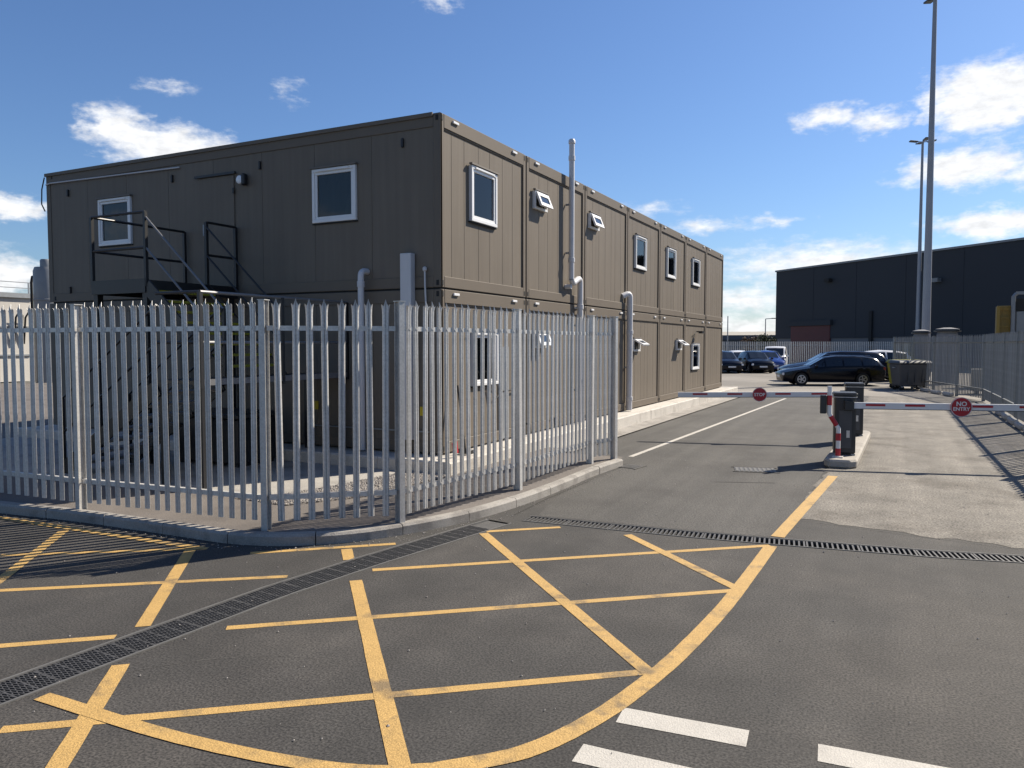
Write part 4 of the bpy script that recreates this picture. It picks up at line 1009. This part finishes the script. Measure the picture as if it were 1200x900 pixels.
    for sgn in (1, -1):
        w0 = st[1][4]; z0 = st[1][2]
        MB().obox((x0 - .04, sgn * w0 * .84, z0 - .07), (1, sgn * -.35, 0), (sgn * .35, 1, 0), (0, 0, 1), .05, .17, .06).build('headlight', 'lamp_clear', t, local=True, bevel=.015)
        MB().box(x1 - .02, x1 + .14, sgn * st[-2][4] * .88 - .1, sgn * st[-2][4] * .88 + .1, st[-2][2] - .2, st[-2][2] - .04).build('taillight', 'lamp_red', t, local=True, bevel=.015)
        p = edge(.85 if kind != 'v' else 1.3, .05)
        MB().box(p.x - .06, p.x + .06, sgn * (p.y + .1) - .09, sgn * (p.y + .1) + .09, p.z, p.z + .13).build('mirror', paint, t, local=True, bevel=.03)
        if roofbars: MB().tube([(.1, sgn * .5, 1.5), (-1.8, sgn * .5, 1.47)], .018, 6).build('roof_bar', 'rim', t, local=True)
    MB().box(st[0][0] - .03, st[0][0] + .01, -.26, .26, .4, .5).build('number_plate', 'pvc_white', t, local=True)
    MB().box(st[1][0] - .02, st[1][0] + .035, -.4, .4, .28, .38).build('grille', 'rubber', t, local=True)
    return t
A_ = R(180 + 15)
car((-3.05, 40.45, 0), R(180 + 20), 'e', 'car_black', 'black estate car parked side on across the car park, nearest the barriers', roofbars=True, s=.97)
car((-3.2, 44.9, 0), R(180 + 20), 'e', 'car_navy', 'dark navy estate car mostly hidden behind the black estate car', s=1.1)
car((-1.45, 46.6, 0), R(180 + 22), 'h', 'car_white', 'white car behind the black estate, next to the grey bin', s=1.1)
car((-11.0, 54.8, 0), R(-62), 'h', 'car_navy', 'dark car parked at the end of the row beside the cabin building')
car((-10.6, 58.6, 0), R(-64), 'h', 'car_white', 'white hatchback in the row of parked cars between two dark cars')
car((-9.1, 56.2, 0), R(-64), 'h', 'car_black', 'black hatchback in the row of parked cars beside the blue one')
car((-8.7, 59.0, 0), R(-66), 'h', 'car_blue', 'bright blue car in the row of parked cars')
car((-8.75, 60.6, 0), R(-70), 'h', 'car_black', 'black car parked in front of the white van')
car((-8.65, 63.0, 0), R(-84), 'v', 'car_white', 'white van parked at the end of the row against the far fence', s=.92)
car((-12.6, 60.5, 0), R(-64), 'h', 'car_silver', 'silver hatchback at the back of the parked row, against the fence')

# ---------------------------------------------------------------- wheeled bins
def bin_(c, rz, m, label, lid):
    t = thing('wheeled_bin', c, label, 'bin', None, rz)
    mb = MB(); b = [(-.58, -.42), (.58, -.42), (.58, .42), (-.58, .42)]; tp = [(-.68, -.52), (.68, -.52), (.68, .52), (-.68, .52)]
    mb.add([(x, y, .2) for x, y in b] + [(x, y, 1.15) for x, y in tp], [(3, 2, 1, 0), (4, 5, 6, 7), (0, 1, 5, 4), (1, 2, 6, 5), (2, 3, 7, 6), (3, 0, 4, 7)])
    mb.build('bin_body', m, t, local=True, bevel=.03)
    MB().box(-.72, .72, -.56, .56, 1.152, 1.2).build('rim', m, t, local=True, bevel=.015)
    MB().add([(-.7, -.55, 1.202), (.7, -.55, 1.202), (.7, .55, 1.202), (-.7, .55, 1.202), (-.66, -.4, 1.28), (.66, -.4, 1.28), (.66, .45, 1.3), (-.66, .45, 1.3)], [(3, 2, 1, 0), (4, 5, 6, 7), (0, 1, 5, 4), (1, 2, 6, 5), (2, 3, 7, 6), (3, 0, 4, 7)]).build('lid', lid, t, local=True, bevel=.02)
    for x in (-.5, .5):
        for y in (-.34, .34):
            w = MB().lathe((x, y, .1), [(.04, -.03), (.1, -.03), (.1, .03), (.04, .03)], 14, 'Y').build('wheel', 'tyre', t, local=True, smooth=True)
            MB().box(x - .04, x + .04, y - .045, y + .045, .12, .2).build('wheel_fork', 'galvanised_dark', w, local=True)
    for x in (-.3, 0, .3): MB().box(x - .02, x + .02, -.5, -.42, .35, 1.05).build('rib', m, t, local=True)
    for s in (-1, 1): MB().bar((s * .7, -.12, .98), (s * .7, .12, .98), .05, .05).build('handle', 'galvanised_dark', t, local=True)
bin_((.45, 37.5, 0), R(24), 'bin_grey', 'dark grey four wheeled waste bin beside the lane fence', 'bin_grey')
bin_((.32, 38.75, 0), R(20), 'bin_yellow', 'yellow four wheeled waste bin half hidden behind the grey bin', 'bin_yellow')

# ---------------------------------------------------------------- plant behind the right fence
for i, (x, y, r, h, lab) in enumerate(((1.0, 45.4, .42, 2.64, 'pale round tank with dark rim behind the lamp masts'), (2.1, 43.6, .54, 2.7, 'wider pale round tank right of the lamp masts, above the fence top'))):
    t = thing('round_tank', (x, y, 0), lab, 'tank', 'round tanks behind the lane fence')
    MB().lathe((0, 0, 0), [(r * .86, 0), (r * .86, h - .2), (r * .8, h - .18), (r * .8, h)], 20).build('shell', 'grey_block', t, local=True, smooth=True)
    MB().lathe((0, 0, h - .1), [(r * 1.1, 0), (r * 1.1, .06)], 20).build('rim', 'charcoal', t, local=True)
    MB().lathe((0, 0, h), [(r * .95, 0), (r * .95, .04), (r * .3, .1)], 20).build('cap', 'grey_block', t, local=True)
rg = thing('loading_rig', (5.6, 42.6, 0), 'grey tubular frame over a pale hopper with a yellow ladder panel behind the fence', 'machine')
for x in (-.9, 1.4): MB().tube([(x, 0, 0), (x, 0, 4.2), (x + (.12 if x < 0 else -.12), 0, 4.34)], .09, 8).build('frame_leg', 'metal_sheet', rg, local=True)
MB().bar((-.8, 0, 4.36), (1.3, 0, 4.36), .16, .14).build('frame_beam', 'metal_sheet', rg, local=True)
MB().box(-.8, 1.3, .1, 1.8, 3.55, 4.1).build('hopper_mouth', 'rubber', rg, local=True); MB().box(-.78, 1.28, .12, 1.7, 1.2, 3.54).build('hopper', 'metal_sheet', rg, local=True, bevel=.04)
for (x, y) in ((-.7, .2), (1.2, .2), (-.7, 1.6), (1.2, 1.6)): MB().box(x - .08, x + .08, y - .08, y + .08, 0, 1.2).build('leg', 'metal_sheet', rg, local=True)
MB().box(-1.55, -1.42, .0, .5, 0, 3.75).build('ladder_panel', 'yellow_plant', rg, local=True)
for z in (2.4, 2.8, 3.2, 3.6): MB().box(-1.42, -.95, .1, .16, z, z + .05).build('ladder_rung', 'yellow_plant', rg, local=True)
MB().box(-1.5, -.95, .3, .7, 2.3, 3.8).build('control_box', 'yellow_plant', rg, local=True, bevel=.03)
for i, (x, y, w, h) in enumerate(((3.7, 33.0, 1.1, .62), (3.1, 35.8, 1.0, 1.0), (4.4, 30.5, 1.5, .75))):
    t = thing('precast_block', (x, y, 0), ('low pale precast block', 'taller pale precast block', 'wide pale precast block')[i] + ' stored behind the lane fence', 'concrete block')
    MB().box(-w / 2, w / 2, -.3, .3, .12, h).build('block', 'far_cream', t, local=True, bevel=.03)
    for s in (-1, 1): MB().box(s * w * .3 - .08, s * w * .3 + .08, -.28, .28, 0, .118).build('skid', 'charcoal', t, local=True)
